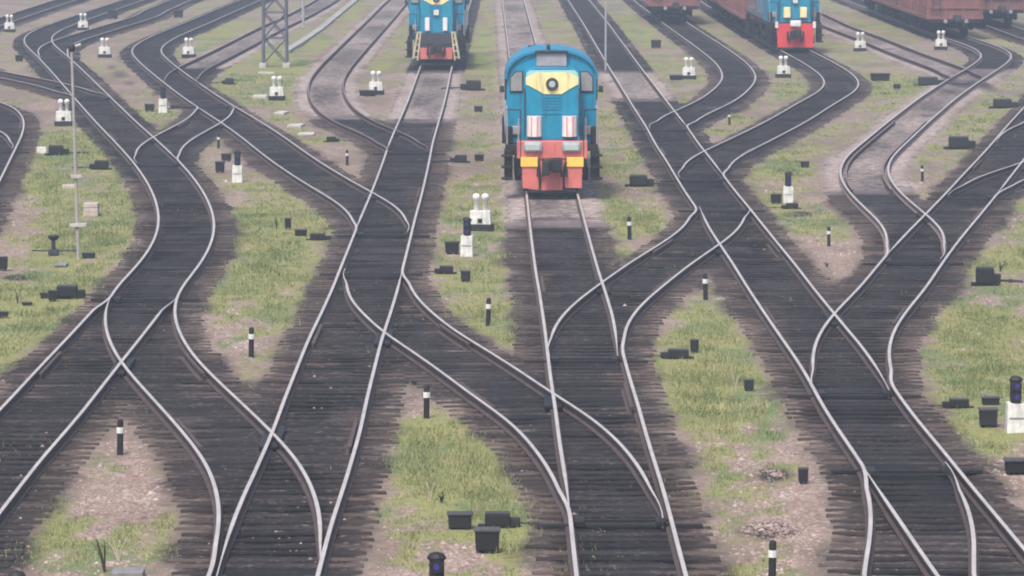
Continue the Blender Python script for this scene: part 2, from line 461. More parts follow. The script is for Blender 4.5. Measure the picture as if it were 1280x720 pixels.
for thru, div, row, side, opn in TURN:
    yt = row_y(row)
    rd = ROUTE[div]
    y = rd['y']
    xt = X(thru, y)
    d = (y - yt) if side == 'near' else (yt - y)      # distance past the toe along the diverging leg
    s = np.clip(d / (2.2 + yt / 75), 0, 1); s = s * s * (3 - 2 * s)
    rd['x'] = xt + (rd['x'] - xt) * s
    if side == 'near': rd['lo'] = max(rd['lo'], yt)
    else: rd['hi'] = min(rd['hi'], yt)
    probe = yt + (14 if side == 'near' else -14)
    right = X(div, probe) > X(thru, probe)
    key = 'R' if right else 'L'
    ROUTE[thru]['split' + key].append((yt, side, 0.12 if opn == 'thru' else 0.0))
    rd['startblade'].setdefault('L' if right else 'R', []).append((yt, side, 0.12 if opn == 'div' else 0.0))
    ROUTE[div].setdefault('joins', []).append((thru, yt, side, 'right' if right else 'left'))

PROFILE = [(-0.075, 0.0), (0.075, 0.0), (0.075, 0.018), (0.012, 0.035), (0.012, 0.125), (0.0375, 0.137), (0.0375, 0.160), (0.031, 0.170), (-0.031, 0.170), (-0.0375, 0.160), (-0.0375, 0.137), (-0.012, 0.125), (-0.012, 0.035), (-0.075, 0.018)]
TOPFACES = (7,)     # head faces polished by the wheels


def rail_mesh(name, pts, parent, zoff, origin, light=False, prof=PROFILE, head=None, tips=()):
    n = len(prof)
    V, Fc, mi = [], [], []
    for i, (x, y) in enumerate(pts):
        a = pts[max(0, i - 1)]; b = pts[min(len(pts) - 1, i + 1)]
        t = Vector((b[0] - a[0], b[1] - a[1])).normalized()
        nx, ny = t.y, -t.x
        k = 1.0
        for yt in tips: k = min(k, max(0.3, abs(y - yt) / 4.5))
        for u, z in prof:
            u = u * k
            V.append((x + nx * u - origin[0], y + ny * u - origin[1], 0.03 + z + zoff))
    for i in range(len(pts) - 1):
        for k in range(n):
            k2 = (k + 1) % n
            Fc.append((i * n + k, i * n + k2, (i + 1) * n + k2, (i + 1) * n + k))
            mi.append(0 if k in TOPFACES else 1)
    Fc.append(tuple(range(n))[::-1]); mi.append(1)
    Fc.append(tuple((len(pts) - 1) * n + k for k in range(n))); mi.append(1)
    o = mesh_np(name, V, Fc, [head or M_STEEL, M_RUSTLIGHT if light else M_RUST], parent)
    o.data.polygons.foreach_set('material_index', mi)
    return o


def offset_line(nm, side, y0, y1, gaps=(), inward=0.0):
    ys = np.arange(y0, y1, STEP)
    if len(ys) == 0 or y1 - ys[-1] > 0.05: ys = np.append(ys, y1)
    xs = X(nm, ys)
    dx = np.gradient(X(nm, np.clip(ys, y0, y1)), ys) if len(ys) > 2 else np.zeros_like(ys)
    off = np.full_like(ys, HALF - inward)
    for yt, g in gaps:
        t = np.clip(1 - np.abs(ys - yt) / 8.0, 0, 1)
        off = off - g * t ** 1.5
    sg = 1 if side == 'R' else -1
    f = np.sqrt(1 + dx ** 2)
    return [(x + sg * o * ff, y) for x, y, o, ff in zip(xs, ys, off, f)]


# ------------------------------------------------------------------ the tracks as things
TRACK_LABEL = {
    'A': 'long curving track from the top left corner past the slender pole to the bottom left',
    'AL': 'railway track branching to the left edge of the photo below the pole',
    'AB': 'short slanting crossover track near the top left linking two curving tracks',
    'A2': 'hazy branch track leaving the far top left bend on its right side',
    'B': 'track from the far top left joining the track of the middle locomotive',
    'D': 'pale branch track passing just left of the lattice mast foot',
    'E': 'railway track entering from the left edge below the top left white markers',
    'F': 'sharply curving track cut off by the left edge of the photo',
    'F2': 'inner curved track diverging at the extreme left edge',
    'C': 'straight railway track carrying the distant blue locomotive left of centre',
    'I': 'bent railway track right of the lattice mast with clean pale sleepers',
    'G': 'diagonal track crossing from left of centre down to the bottom middle track',
    'H': 'central railway track under the nearest blue locomotive',
    'J': 'curved crossover track linking the central track with the long track on its right',
    'K': 'long straight railway track right of the nearest locomotive running to the bottom right corner',
    'M1': 'kinked track leading up to the lone red wagon at the top',
    'M2': 'kinked track in front of the distant locomotive with the bright red plough',
    'L': 'railway track slanting in from the right edge to the lower right switch',
    'L2': 'track branching off to the right edge at mid height',
    'L3': 'upper short branch track leaving by the right edge',
    'N': 'short branch track curving straight down at the bottom right',
    'P': 'S shaped track at the right under the long red wagon train with guard rails',
    'Q': 'faint straight track running up left between two white markers at the top right',
    'R': 'track under the dark wagons in the top right corner',
    'Z': 'hazy track crossing the extreme top left corner',
}
order = list(T.keys())
VIS = {}
grid_sl = {}
TRK = {}
for i, nm in enumerate(order):
    r = ROUTE[nm]
    lo, hi = r['lo'], r['hi']
    # length that the photo could plausibly show
    ys = np.arange(lo, hi, 1.0)
    u, v = proj(X(nm, ys), ys, np.full_like(ys, RAIL_TOP))
    ok = (u > -420) & (u < 1700) & (v > -90) & (v < 860)
    lo, hi = float(ys[ok].min()), float(ys[ok].max()) + 1.0
    hi = min(hi, r['hi']); r['lo2'], r['hi2'] = lo, hi
    inframe = (u > 0) & (u < 1280) & (v > 0) & (v < 720)
    yb = float(ys[inframe].min()) if inframe.any() else lo
    org = (float(X(nm, yb)), yb)
    t = empty('railway_track', (org[0], org[1], 0))
    tag(t, TRACK_LABEL[nm], 'railway track', 'tracks of the switching yard')
    TRK[nm] = (t, org)
    zo = i * 0.0007
    for side in 'LR':
        cuts = [lo]
        marks = sorted(r['split' + side])
        for yt, sd, g in marks:
            if lo < yt < hi: cuts.append(yt)
        cuts.append(hi)
        for a, b in zip(cuts[:-1], cuts[1:]):
            gaps = []
            blade = False
            for yt, sd, g in marks:                       # through route: blade lies on the diverging side of the toe
                if sd == 'near' and abs(a - yt) < 1e-6: gaps.append((yt, g)); blade = True
                if sd == 'far' and abs(b - yt) < 1e-6: gaps.append((yt, g)); blade = True
            for yt, sd, g in r['startblade'].get(side, []):
                if sd == 'near' and abs(a - yt) < 1.1: gaps.append((yt, g)); blade = True
                if sd == 'far' and abs(b - yt) < 1.1: gaps.append((yt, g)); blade = True
            nmz = 'switch_blade' if (blade and b - a < 45) else 'rail'
            rail_mesh(nmz, offset_line(nm, side, a, b, gaps), t, zo + (0.0003 if side == 'R' else 0), org, light=nm in ('P',), head=M_RUSTLIGHT if nm in ('Q', 'I', 'D') else None, tips=[q[0] for q in gaps])
    # sleepers share one raster of rows so that turnout timbers can span both legs
    r['sl'] = np.arange(math.ceil(lo / 0.55), math.floor(hi / 0.55) + 1)
    for k in r['sl']:
        grid_sl.setdefault(int(k), []).append(nm)

# guard lines of the P curve
t, org = TRK['P']
for side in 'LR':
    a, b = row_y(236), row_y(150)
    rail_mesh('guard_rail', offset_line('P', side, a, b, inward=0.17), t, -0.02, org, head=M_RUSTLIGHT)

# turnout fittings: throw bar at the toe, check rails beside the frog
for thru, div, row, side, opn in TURN:
    t, org = TRK[div]
    yt = row_y(row)
    if yt > 170: continue
    x0 = float(X(thru, yt))
    m = MB()
    m.box((x0 - org[0], yt - org[1] + (0.12 if side == 'near' else -0.12), 0.075), (2.5, 0.07, 0.05), bevel=0.008)
    m.box((x0 - org[0], yt - org[1] + (0.55 if side == 'near' else -0.55), 0.075), (1.5, 0.06, 0.04), bevel=0.008)
    for sx in (-1, 1):
        m.box((x0 - org[0] + sx * 0.62, yt - org[1] + (0.3 if side == 'near' else -0.3), 0.10), (0.16, 0.5, 0.09), bevel=0.015)
    m.build('throw_bar', M_BLACK, t)
    ys = np.arange(yt, yt + 45, 0.25) if side == 'near' else np.arange(yt, yt - 45, -0.25)
    gap = np.abs(X(div, ys) - X(thru, ys))
    idx = np.argmax(gap > 1.52)
    if gap.max() < 1.52: continue
    yf = float(ys[idx])
    right = X(div, yf) > X(thru, yf)
    for who, sd in ((thru, 'L' if right else 'R'), (div, 'R' if right else 'L')):
        tt, oo = TRK[who]
        line = offset_line(who, sd, yf - 1.7, yf + 1.7, gaps=((yf - 1.7, 0), ), inward=0.115)
        rail_mesh('check_rail', line, tt, -0.012, oo, head=M_RUST)
    xf = float(X(thru, yf)) + (HALF if right else -HALF)
    m = MB()
    m.box((xf - org[0], yf - org[1], 0.10), (0.34, 2.4, 0.07), bevel=0.02)
    m.build('frog', M_BLACK, t)

# sleepers
SLEEPER = MB().box((0, 0, 0), (1.0, 0.25, 0.16), bevel=0.012).build('sleeper', M_SLEEPER)
SL_ME = {False: SLEEPER.data, True: SLEEPER.data.copy()}
SL_ME[True].materials[0] = M_WOODP
bpy.data.objects.remove(SLEEPER)


def is_light(nm, y):
    for a, b, *wt in LIGHT.get(nm, ()):
        if not wt and row_y(max(b, -60)) <= y <= row_y(a) + (90 if a == 0 else 0): return True
    return False


per_track = {nm: [] for nm in order}
for k in sorted(grid_sl):
    y = k * 0.55
    rows = sorted((float(X(nm, y)), nm) for nm in grid_sl[k])
    cluster = [rows[0]]
    groups = []
    for q in rows[1:]:
        if q[0] - cluster[-1][0] < 2.35: cluster.append(q)
        else: groups.append(cluster); cluster = [q]
    groups.append(cluster)
    for g in groups:
        x0, x1 = g[0][0] - 1.375, g[-1][0] + 1.375
        if x1 - x0 > 6.2:
            for q in g: per_track[q[1]].append((q[0], y, 2.75))
        else:
            per_track[g[0][1]].append(((x0 + x1) / 2, y, x1 - x0))
for nm in order:
    t, org = TRK[nm]
    vis, rest = [], []
    for x, y, w in per_track[nm]:
        u, v = proj(np.array(x), np.array(y), np.array(0.03))
        (vis if (-60 < u < 1340 and v < 735 and v > -10) else rest).append((x, y, w))
    rest += vis[100:]; vis = vis[:100]
    for x, y, w in vis:
        sl = (float(X(nm, y + 0.5)) - float(X(nm, y - 0.5)))
        o = bpy.data.objects.new('sleeper', SL_ME[is_light(nm, y)])
        COL.objects.link(o); o.parent = t
        o.location = (x - org[0] + random.uniform(-.05, .05), y - org[1] + random.uniform(-.03, .03), -0.047 + random.uniform(-.008, .004))
        o.scale = (w + random.uniform(-.10, .12), random.uniform(0.85, 1.08), 1)
        o.rotation_euler = (0, 0, -math.atan(sl) * 0.5 + random.uniform(-.02, .02))
    if rest:
        V, Fc, mi = [], [], []
        for x, y, w in rest:
            b = len(V); h = w / 2 + random.uniform(-.05, .06); x += random.uniform(-.05, .05)
            for zz in (-0.127, 0.033 + random.uniform(-.008, .004)):
                for sx, sy in ((-1, -1), (1, -1), (1, 1), (-1, 1)):
                    V.append((x + sx * h - org[0], y + sy * 0.12 - org[1], zz))
            for f in ((4, 5, 6, 7), (0, 1, 5, 4), (1, 2, 6, 5), (2, 3, 7, 6), (3, 0, 4, 7)):
                Fc.append(tuple(b + q for q in f)); mi.append(1 if is_light(nm, y) else 0)
        o = mesh_np('sleeper_run', V, Fc, [M_WOOD, M_WOODP], t)
        o.data.polygons.foreach_set('material_index', mi)
        o['kind'] = 'stuff'


# ------------------------------------------------------------------ ground
def vnoise(x, y, seed):
    """smooth value noise on arrays"""
    xi, yi = np.floor(x).astype(np.int64), np.floor(y).astype(np.int64)
    fx, fy = x - xi, y - yi
    fx, fy = fx * fx * (3 - 2 * fx), fy * fy * (3 - 2 * fy)

    def h(a, b):
        n = (a * 374761393 + b * 668265263 + seed * 1442695041) & 0x7fffffff
        n = (n ^ (n >> 13)) * 1274126177 & 0x7fffffff
        return ((n ^ (n >> 16)) & 0xffff) / 65535.0
    return (h(xi, yi) * (1 - fx) + h(xi + 1, yi) * fx) * (1 - fy) + (h(xi, yi + 1) * (1 - fx) + h(xi + 1, yi + 1) * fx) * fy


def fbm(x, y, seed, o=4):
    s, a, t = 0, 1, 0
    for i in range(o):
        s = s + a * vnoise(x * 2 ** i, y * 2 ** i, seed + i * 17); t += a; a *= 0.55
    return s / t


# vegetation as seen: (x, y, rx, ry, amount) in photo pixels; negative = bare pink gravel
BLOBS = [
    (95, 195, 60, 40, .45), (150, 265, 55, 70, .55), (60, 250, 40, 40, .35), (50, 340, 110, 60, .5), (30, 425, 60, 50, .65), (100, 365, 50, 40, .4),
    (330, 285, 90, 55, .45), (340, 365, 80, 70, .55), (600, 290, 55, 45, .4), (590, 380, 75, 55, .55), (570, 560, 90, 50, .5), (550, 640, 120, 80, .6), (650, 660, 50, 60, .5),
    (880, 425, 75, 65, .6), (915, 520, 85, 85, .6), (920, 625, 70, 35, .45), (780, 285, 65, 40, .4), (1000, 255, 60, 50, .25), (980, 200, 70, 40, .35), (1010, 285, 40, 14, .45),
    (1235, 390, 60, 60, .5), (1225, 450, 75, 60, .65), (1210, 545, 60, 40, .35), (600, 70, 60, 60, .35), (300, 95, 60, 22, .4), (430, 70, 60, 50, .1),
    (800, 92, 50, 18, .4), (870, 148, 60, 22, .35), (975, 108, 40, 14, .4), (1100, 108, 60, 16, .45), (1175, 200, 50, 25, .35), (120, 690, 110, 28, .65), (145, 600, 25, 25, .3), (205, 660, 20, 20, .4), (65, 655, 30, 10, .5),
    (330, 70, 60, 40, .3), (1250, 310, 40, 30, .25), (780, 40, 50, 20, .25), (560, 480, 40, 30, -.1), (1265, 250, 20, 20, .2), (1235, 270, 60, 50, .2), (200, 135, 30, 12, .1), (270, 40, 60, 20, .25),
    (60, 135, 60, 22, -.55), (20, 290, 35, 40, -.35), (285, 195, 50, 25, -.45), (425, 205, 40, 25, -.55), (315, 440, 60, 40, -.4), (1050, 240, 45, 60, -.35), (1045, 320, 60, 22, -.45), (465, 125, 50, 26, -.5),
    (590, 125, 30, 30, -.4), (645, 300, 16, 60, -.3), (170, 620, 80, 40, -.45), (1015, 645, 40, 45, -.9), (1275, 615, 30, 28, -.8), (955, 160, 40, 12, -.2), (1150, 225, 40, 14, -.35), (1050, 140, 80, 12, -.4), (100, 30, 160, 40, -.35),
    (150, 120, 40, 26, -.25), (960, 90, 60, 25, -.3), (720, 100, 30, 60, -.15), (1220, 340, 40, 40, -.1), (530, 490, 40, 20, -.4), (590, 600, 60, 12, -.25), (530, 690, 50, 20, -.2), (110, 255, 20, 30, -.25), (930, 560, 60, 10, -.3), (1000, 340, 50, 20, -.25), (800, 330, 60, 20, -.2), (1200, 600, 40, 30, -.4)]


def veg_field(x, y):
    u, v = proj(x, y, np.zeros_like(x))
    a = 0.42 + 0.12 * np.clip((y - 95) / 60, 0, 1)
    for bx, by, rx, ry, s in BLOBS:
        d = ((u - bx) / rx) ** 2 + ((v - by) / ry) ** 2
        a = a + s * np.exp(-d * 0.9)
    n = fbm(x * 0.55, y * 0.16, 3, 5) - 0.5
    n2 = fbm(x * 1.9, y * 0.8, 9, 4) - 0.5
    n3 = fbm(x * 4.5, y * 2.0, 15, 3) - 0.5
    return a - 0.03 + n * 1.35 + n2 * 1.4 + n3 * 1.2


def bed_field(x, y):
    """distance to the nearest track centre, and how dark its bed is there"""
    d = np.full(x.shape, 99.0); lt = np.zeros(x.shape)
    for nm in order:
        r = ROUTE[nm]
        dd = np.abs(x - X(nm, y))
        dd = np.where((y < r['lo2'] - 1) | (y > r['hi2'] + 1), 99.0, dd)
        near = dd < d
        d = np.minimum(d, dd)
        lv = np.zeros(x.shape)
        for a, b, *wt in LIGHT.get(nm, ()):
            y0, y1 = row_y(b), (row_y(a) if a > 0 else 500)
            lv = np.maximum(lv, (wt[0] if wt else 1.0) * np.clip((y - y0) / 5.0 + 0.3, 0, 1) * np.clip((y1 - y) / 5.0 + 0.3, 0, 1))
        # a dark neighbour within reach keeps the bed dark
        lt = np.where(near, lv, lt)
    return d, lt


gx = np.concatenate([[-500, -250, -120, -75, -55], np.arange(-44, 44.01, 0.25), [55, 75, 120, 250, 500]])
gy = np.concatenate([[-250, -60, 0, 20], np.arange(34, 130, 0.4), np.arange(130, 200, 0.7), np.arange(200, 330, 1.2), [345, 370, 420, 520, 760, 1200]])
GX, GY = np.meshgrid(gx, gy)
VEG = veg_field(GX, GY)
D, LT = bed_field(GX, GY)
edge = (fbm(GX * 1.1, GY * 0.5, 21, 4) - 0.5) * 1.6
far = np.clip((GY - 130) / 70, 0, 1)
BED = np.clip((1.85 - 0.15 * far + edge * 0.7 - D) / 0.95, 0, 1)
VEG2 = np.clip(VEG, 0, 1.4) * np.clip((D - 1.05 + edge * 0.4) / 0.5, 0, 1)
GZ = (fbm(GX * 0.35, GY * 0.2, 33, 3) - 0.5) * 0.16 * np.clip((D - 1.6) / 1.2, 0, 1) - 0.012
SPILL = (fbm(GX * 1.1, GY * 0.55, 71, 4) - 0.36) * 0.16 + (vnoise(GX * 3.5, GY * 2.2, 77) - 0.5) * 0.035
GZ += np.clip(1.75 - D, 0, 0.5) * 2 * np.clip(SPILL + 0.045 * np.clip(LT * 2.5 - 1.5, 0, 1) + 0.010 + 0.05 * np.clip((D - 0.95) / 0.4, 0, 1), -0.02, 0.037 + 0.014 * np.clip(LT * 2.5 - 1.5, 0, 1))
GZ = np.where((np.abs(GX) > 50) | (GY > 335) | (GY < 33), 0, GZ)
nv = GX.size
me = bpy.data.meshes.new('ground')
W = len(gx); Hn = len(gy)
idx = np.arange(nv).reshape(Hn, W)
quads = np.stack([idx[:-1, :-1], idx[:-1, 1:], idx[1:, 1:], idx[1:, :-1]], -1).reshape(-1, 4)
me.vertices.add(nv)
me.vertices.foreach_set('co', np.stack([GX, GY, GZ], -1).astype(np.float32).ravel())
me.loops.add(quads.size); me.loops.foreach_set('vertex_index', quads.astype(np.int32).ravel())
me.polygons.add(len(quads))
me.polygons.foreach_set('loop_start', np.arange(0, quads.size, 4, dtype=np.int32))
me.polygons.foreach_set('loop_total', np.full(len(quads), 4, dtype=np.int32))
me.update(calc_edges=True)
SOOT = np.clip((1.05 - D) / 0.5, 0, 1) * (0.25 + 0.5 * fbm(GX * 0.5, GY * 0.12, 61, 3))
for row, nm in [(t_[2], t_[0]) for t_ in TURN]:
    yt = row_y(row)
    SOOT = np.maximum(SOOT, 0.85 * np.exp(-((GY - yt + 1.0) / 5.5) ** 2) * np.clip((1.25 - np.abs(GX - X(nm, yt))) / 0.5, 0, 1))
UU, VV = proj(GX, GY, np.zeros_like(GX))
for bx, by, rx, ry in ((966, 592, 24, 10), (962, 662, 40, 12), (150, 92, 14, 7), (162, 104, 10, 4), (140, 84, 9, 4), (930, 180, 12, 6), (25, 346, 26, 4), (1000, 268, 20, 4)):
    SOOT = np.maximum(SOOT, (0.55 if by < 110 else 1.1) * np.exp(-(((UU - bx) / rx) ** 2 + ((VV - by) / ry) ** 2) ** 1.5))
for an, arr in (('veg', VEG2), ('bed', BED), ('pale', LT), ('soot', SOOT)):
    a = me.attributes.new(an, 'FLOAT', 'POINT')
    a.data.foreach_set('value', arr.astype(np.float32).ravel())
for p in me.polygons: p.use_smooth = True
ground = bpy.data.objects.new('ground', me)
COL.objects.link(ground); ground['kind'] = 'structure'


def ground_material():
    m, nt, b = new_mat('yard_ground')
    N, Lk = nt.nodes, nt.links

    def noise(scale, detail=5, rough=0.6, stretch=None):
        n = N.new('ShaderNodeTexNoise'); n.inputs['Scale'].default_value = scale
        n.inputs['Detail'].default_value = detail; n.inputs['Roughness'].default_value = rough
        mp = N.new('ShaderNodeMapping'); mp.inputs['Scale'].default_value = stretch or (1, 1, 1)
        Lk.new(geo.outputs['Position'], mp.inputs['Vector']); Lk.new(mp.outputs[0], n.inputs['Vector'])
        return n.outputs['Fac']

    def ramp(src, stops):
        r = N.new('ShaderNodeValToRGB')
        e = r.color_ramp.elements
        while len(e) < len(stops): e.new(0.5)
        for k, (p, c) in enumerate(stops): e[k].position = p; e[k].color = (*c, 1)
        Lk.new(src, r.inputs['Fac']); return r.outputs['Color']

    def math_(op, a, b_, clamp=False):
        q = N.new('ShaderNodeMath'); q.operation = op; q.use_clamp = clamp
        for i, s in enumerate((a, b_)):
            if isinstance(s, (int, float)): q.inputs[i].default_value = s
            else: Lk.new(s, q.inputs[i])
        return q.outputs[0]

    def mix(f, a, b_):
        q = N.new('ShaderNodeMix'); q.data_type = 'RGBA'
        Lk.new(f, q.inputs['Factor']); Lk.new(a, q.inputs['A']); Lk.new(b_, q.inputs['B'])
        return q.outputs['Result']

    def rng(src, a, b_, c=0.0, d=1.0):
        q = N.new('ShaderNodeMapRange'); q.interpolation_type = 'SMOOTHSTEP'
        Lk.new(src, q.inputs['Value'])
        for n_, v_ in zip(('From Min', 'From Max', 'To Min', 'To Max'), (a, b_, c, d)): q.inputs[n_].default_value = v_
        return q.outputs[0]

    def attr(nm):
        a = N.new('ShaderNodeAttribute'); a.attribute_name = nm; return a.outputs['Fac']

    geo = N.new('ShaderNodeNewGeometry')
    fine = noise(22, 4, 0.7)
    mid = noise(3.0, 6, 0.65)
    big = noise(0.35, 5, 0.6, (1, 0.45, 1))
    vo = N.new('ShaderNodeTexVoronoi'); vo.inputs['Scale'].default_value = 14
    Lk.new(geo.outputs['Position'], vo.inputs['Vector'])
    bw = N.new('ShaderNodeRGBToBW'); Lk.new(vo.outputs['Color'], bw.inputs[0])
    stone = ramp(bw.outputs[0], [(0.15, (0.15, 0.105, 0.088)), (0.45, (0.26, 0.19, 0.162)), (0.7, (0.34, 0.255, 0.225)), (0.95, (0.47, 0.385, 0.35))])
    soil = ramp(mid, [(0.3, (0.12, 0.09, 0.073)), (0.55, (0.21, 0.16, 0.13)), (0.75, (0.30, 0.235, 0.195))])
    gravel = mix(rng(big, 0.42, 0.6), stone, soil)
    mott = noise(1.3, 6, 0.7, (1, 0.55, 1))
    gravel = mix(rng(mott, 0.48, 0.68, 0.0, 0.7), gravel, ramp(fine, [(0.3, (0.13, 0.115, 0.085)), (0.7, (0.27, 0.235, 0.175))]))
    gravel = mix(rng(fine, 0.35, 0.7, 0.0, 0.45), gravel, soil)
    grass = ramp(noise(7, 6, 0.75), [(0.28, (0.11, 0.115, 0.052)), (0.45, (0.20, 0.205, 0.08)), (0.6, (0.265, 0.26, 0.105)), (0.78, (0.33, 0.285, 0.165))])
    green = ramp(noise(5, 6, 0.7), [(0.3, (0.085, 0.12, 0.06)), (0.6, (0.16, 0.205, 0.09)), (0.8, (0.23, 0.26, 0.125))])
    grass = mix(rng(noise(0.5, 4, 0.6, (1, 0.4, 1)), 0.5, 0.62), grass, green)
    veg = math_('ADD', attr('veg'), math_('MULTIPLY', math_('SUBTRACT', mid, 0.5), 0.9))
    veg = math_('ADD', veg, math_('MULTIPLY', math_('SUBTRACT', fine, 0.5), 0.5))
    base = mix(rng(veg, 0.24, 0.86), gravel, grass)
    # dark spilt coal and oil on the bed, streaked across the rails by the sleeper rows
    streak = noise(2.2, 5, 0.7, (0.5, 2.6, 1))
    dark = ramp(streak, [(0.28, (0.009, 0.0075, 0.008)), (0.5, (0.024, 0.019, 0.019)), (0.68, (0.056, 0.043, 0.041)), (0.85, (0.14, 0.108, 0.10))])
    dark = mix(rng(bw.outputs[0], 0.70, 0.9, 0, 0.34), dark, stone)
    dark = mix(rng(fine, 0.45, 0.7, 0, 0.5), dark, ramp(streak, [(0.3, (0.05, 0.038, 0.034)), (0.7, (0.13, 0.10, 0.09))]))
    dark = mix(rng(noise(0.8, 4, 0.6, (1, 0.5, 1)), 0.57, 0.75, 0, 0.55), dark, soil)
    pale = math_('ADD', attr('pale'), math_('MULTIPLY', math_('SUBTRACT', mid, 0.5), 0.5))
    clean = mix(rng(mid, 0.4, 0.65), ramp(bw.outputs[0], [(0.2, (0.27, 0.22, 0.205)), (0.6, (0.41, 0.345, 0.325)), (0.95, (0.54, 0.47, 0.45))]), gravel)
    bedc = mix(rng(pale, 0.25, 0.75), dark, clean)
    bed = math_('ADD', attr('bed'), math_('MULTIPLY', math_('SUBTRACT', mid, 0.5), 0.7))
    out = mix(rng(bed, 0.2, 0.8), base, bedc)
    coal = ramp(mid, [(0.3, (0.008, 0.0075, 0.009)), (0.7, (0.022, 0.019, 0.022))])
    soot = math_('ADD', attr('soot'), math_('MULTIPLY', math_('SUBTRACT', mid, 0.5), 0.8))
    out = mix(rng(soot, 0.15, 0.85, 0.0, 0.9), out, coal)
    Lk.new(out, b.inputs['Base Color'])
    b.inputs['Roughness'].default_value = 0.95
    b.inputs['Specular IOR Level'].default_value = 0.15
    bp = N.new('ShaderNodeBump'); bp.inputs['Strength'].default_value = 0.9; bp.inputs['Distance'].default_value = 0.05
    hgt = math_('ADD', math_('MULTIPLY', bw.outputs[0], 0.5), math_('MULTIPLY', mid, 0.8))
    Lk.new(hgt, bp.inputs['Height']); Lk.new(bp.outputs['Normal'], b.inputs['Normal'])
    return m


me.materials.append(ground_material())


# ------------------------------------------------------------------ locomotives
def arc_section(hw, zlo, zsh, ztop, n=14, p=2.3):
    """cab outline: upright sides, rounded roof (superellipse)"""
    pts = [(-hw, zlo)]
    for k in range(n + 1):
        a = math.pi - math.pi * k / n
        c, s = math.cos(a), math.sin(a)
        pts.append((hw * math.copysign(abs(c) ** (2 / p), c), zsh + (ztop - zsh) * abs(s) ** (2 / p)))
    pts.append((hw, zlo))
    return pts


def bogie(parent, y, naxles, spacing, name='bogie', r=0.525):
    b = MB()
    n = naxles
    L = spacing * (n - 1) + 1.3
    for sx in (-1, 1):
        b.box((sx * 1.02, y, 0.62), (0.16, L, 0.26), bevel=0.03)
        for k in range(n):
            yy = y + (k - (n - 1) / 2) * spacing
            b.box((sx * 1.06, yy, 0.53), (0.2, 0.42, 0.4), bevel=0.04)
            if k < n - 1:
                for q in range(2):
                    b.tube((sx * 1.05, yy + spacing * (0.36 + 0.28 * q), 0.35), (sx * 1.05, yy + spacing * (0.36 + 0.28 * q), 0.74), 0.11, n=10)
    b.box((0, y, 0.72), (2.0, 0.5, 0.22), bevel=0.03)
    bo = b.build(name, M_BLACK, parent)
    for k in range(n):
        yy = y + (k - (n - 1) / 2) * spacing
        w = MB()
        for sx in (-1, 1):
            w.tube((sx * 0.70, yy, r), (sx * 0.84, yy, r), r, n=24)
            w.tube((sx * 0.67, yy, r), (sx * 0.70, yy, r), r + 0.028, n=24)
        w.tube((-0.7, yy, r), (0.7, yy, r), 0.085, n=10)
        w.build('wheelset', M_DARK, bo)


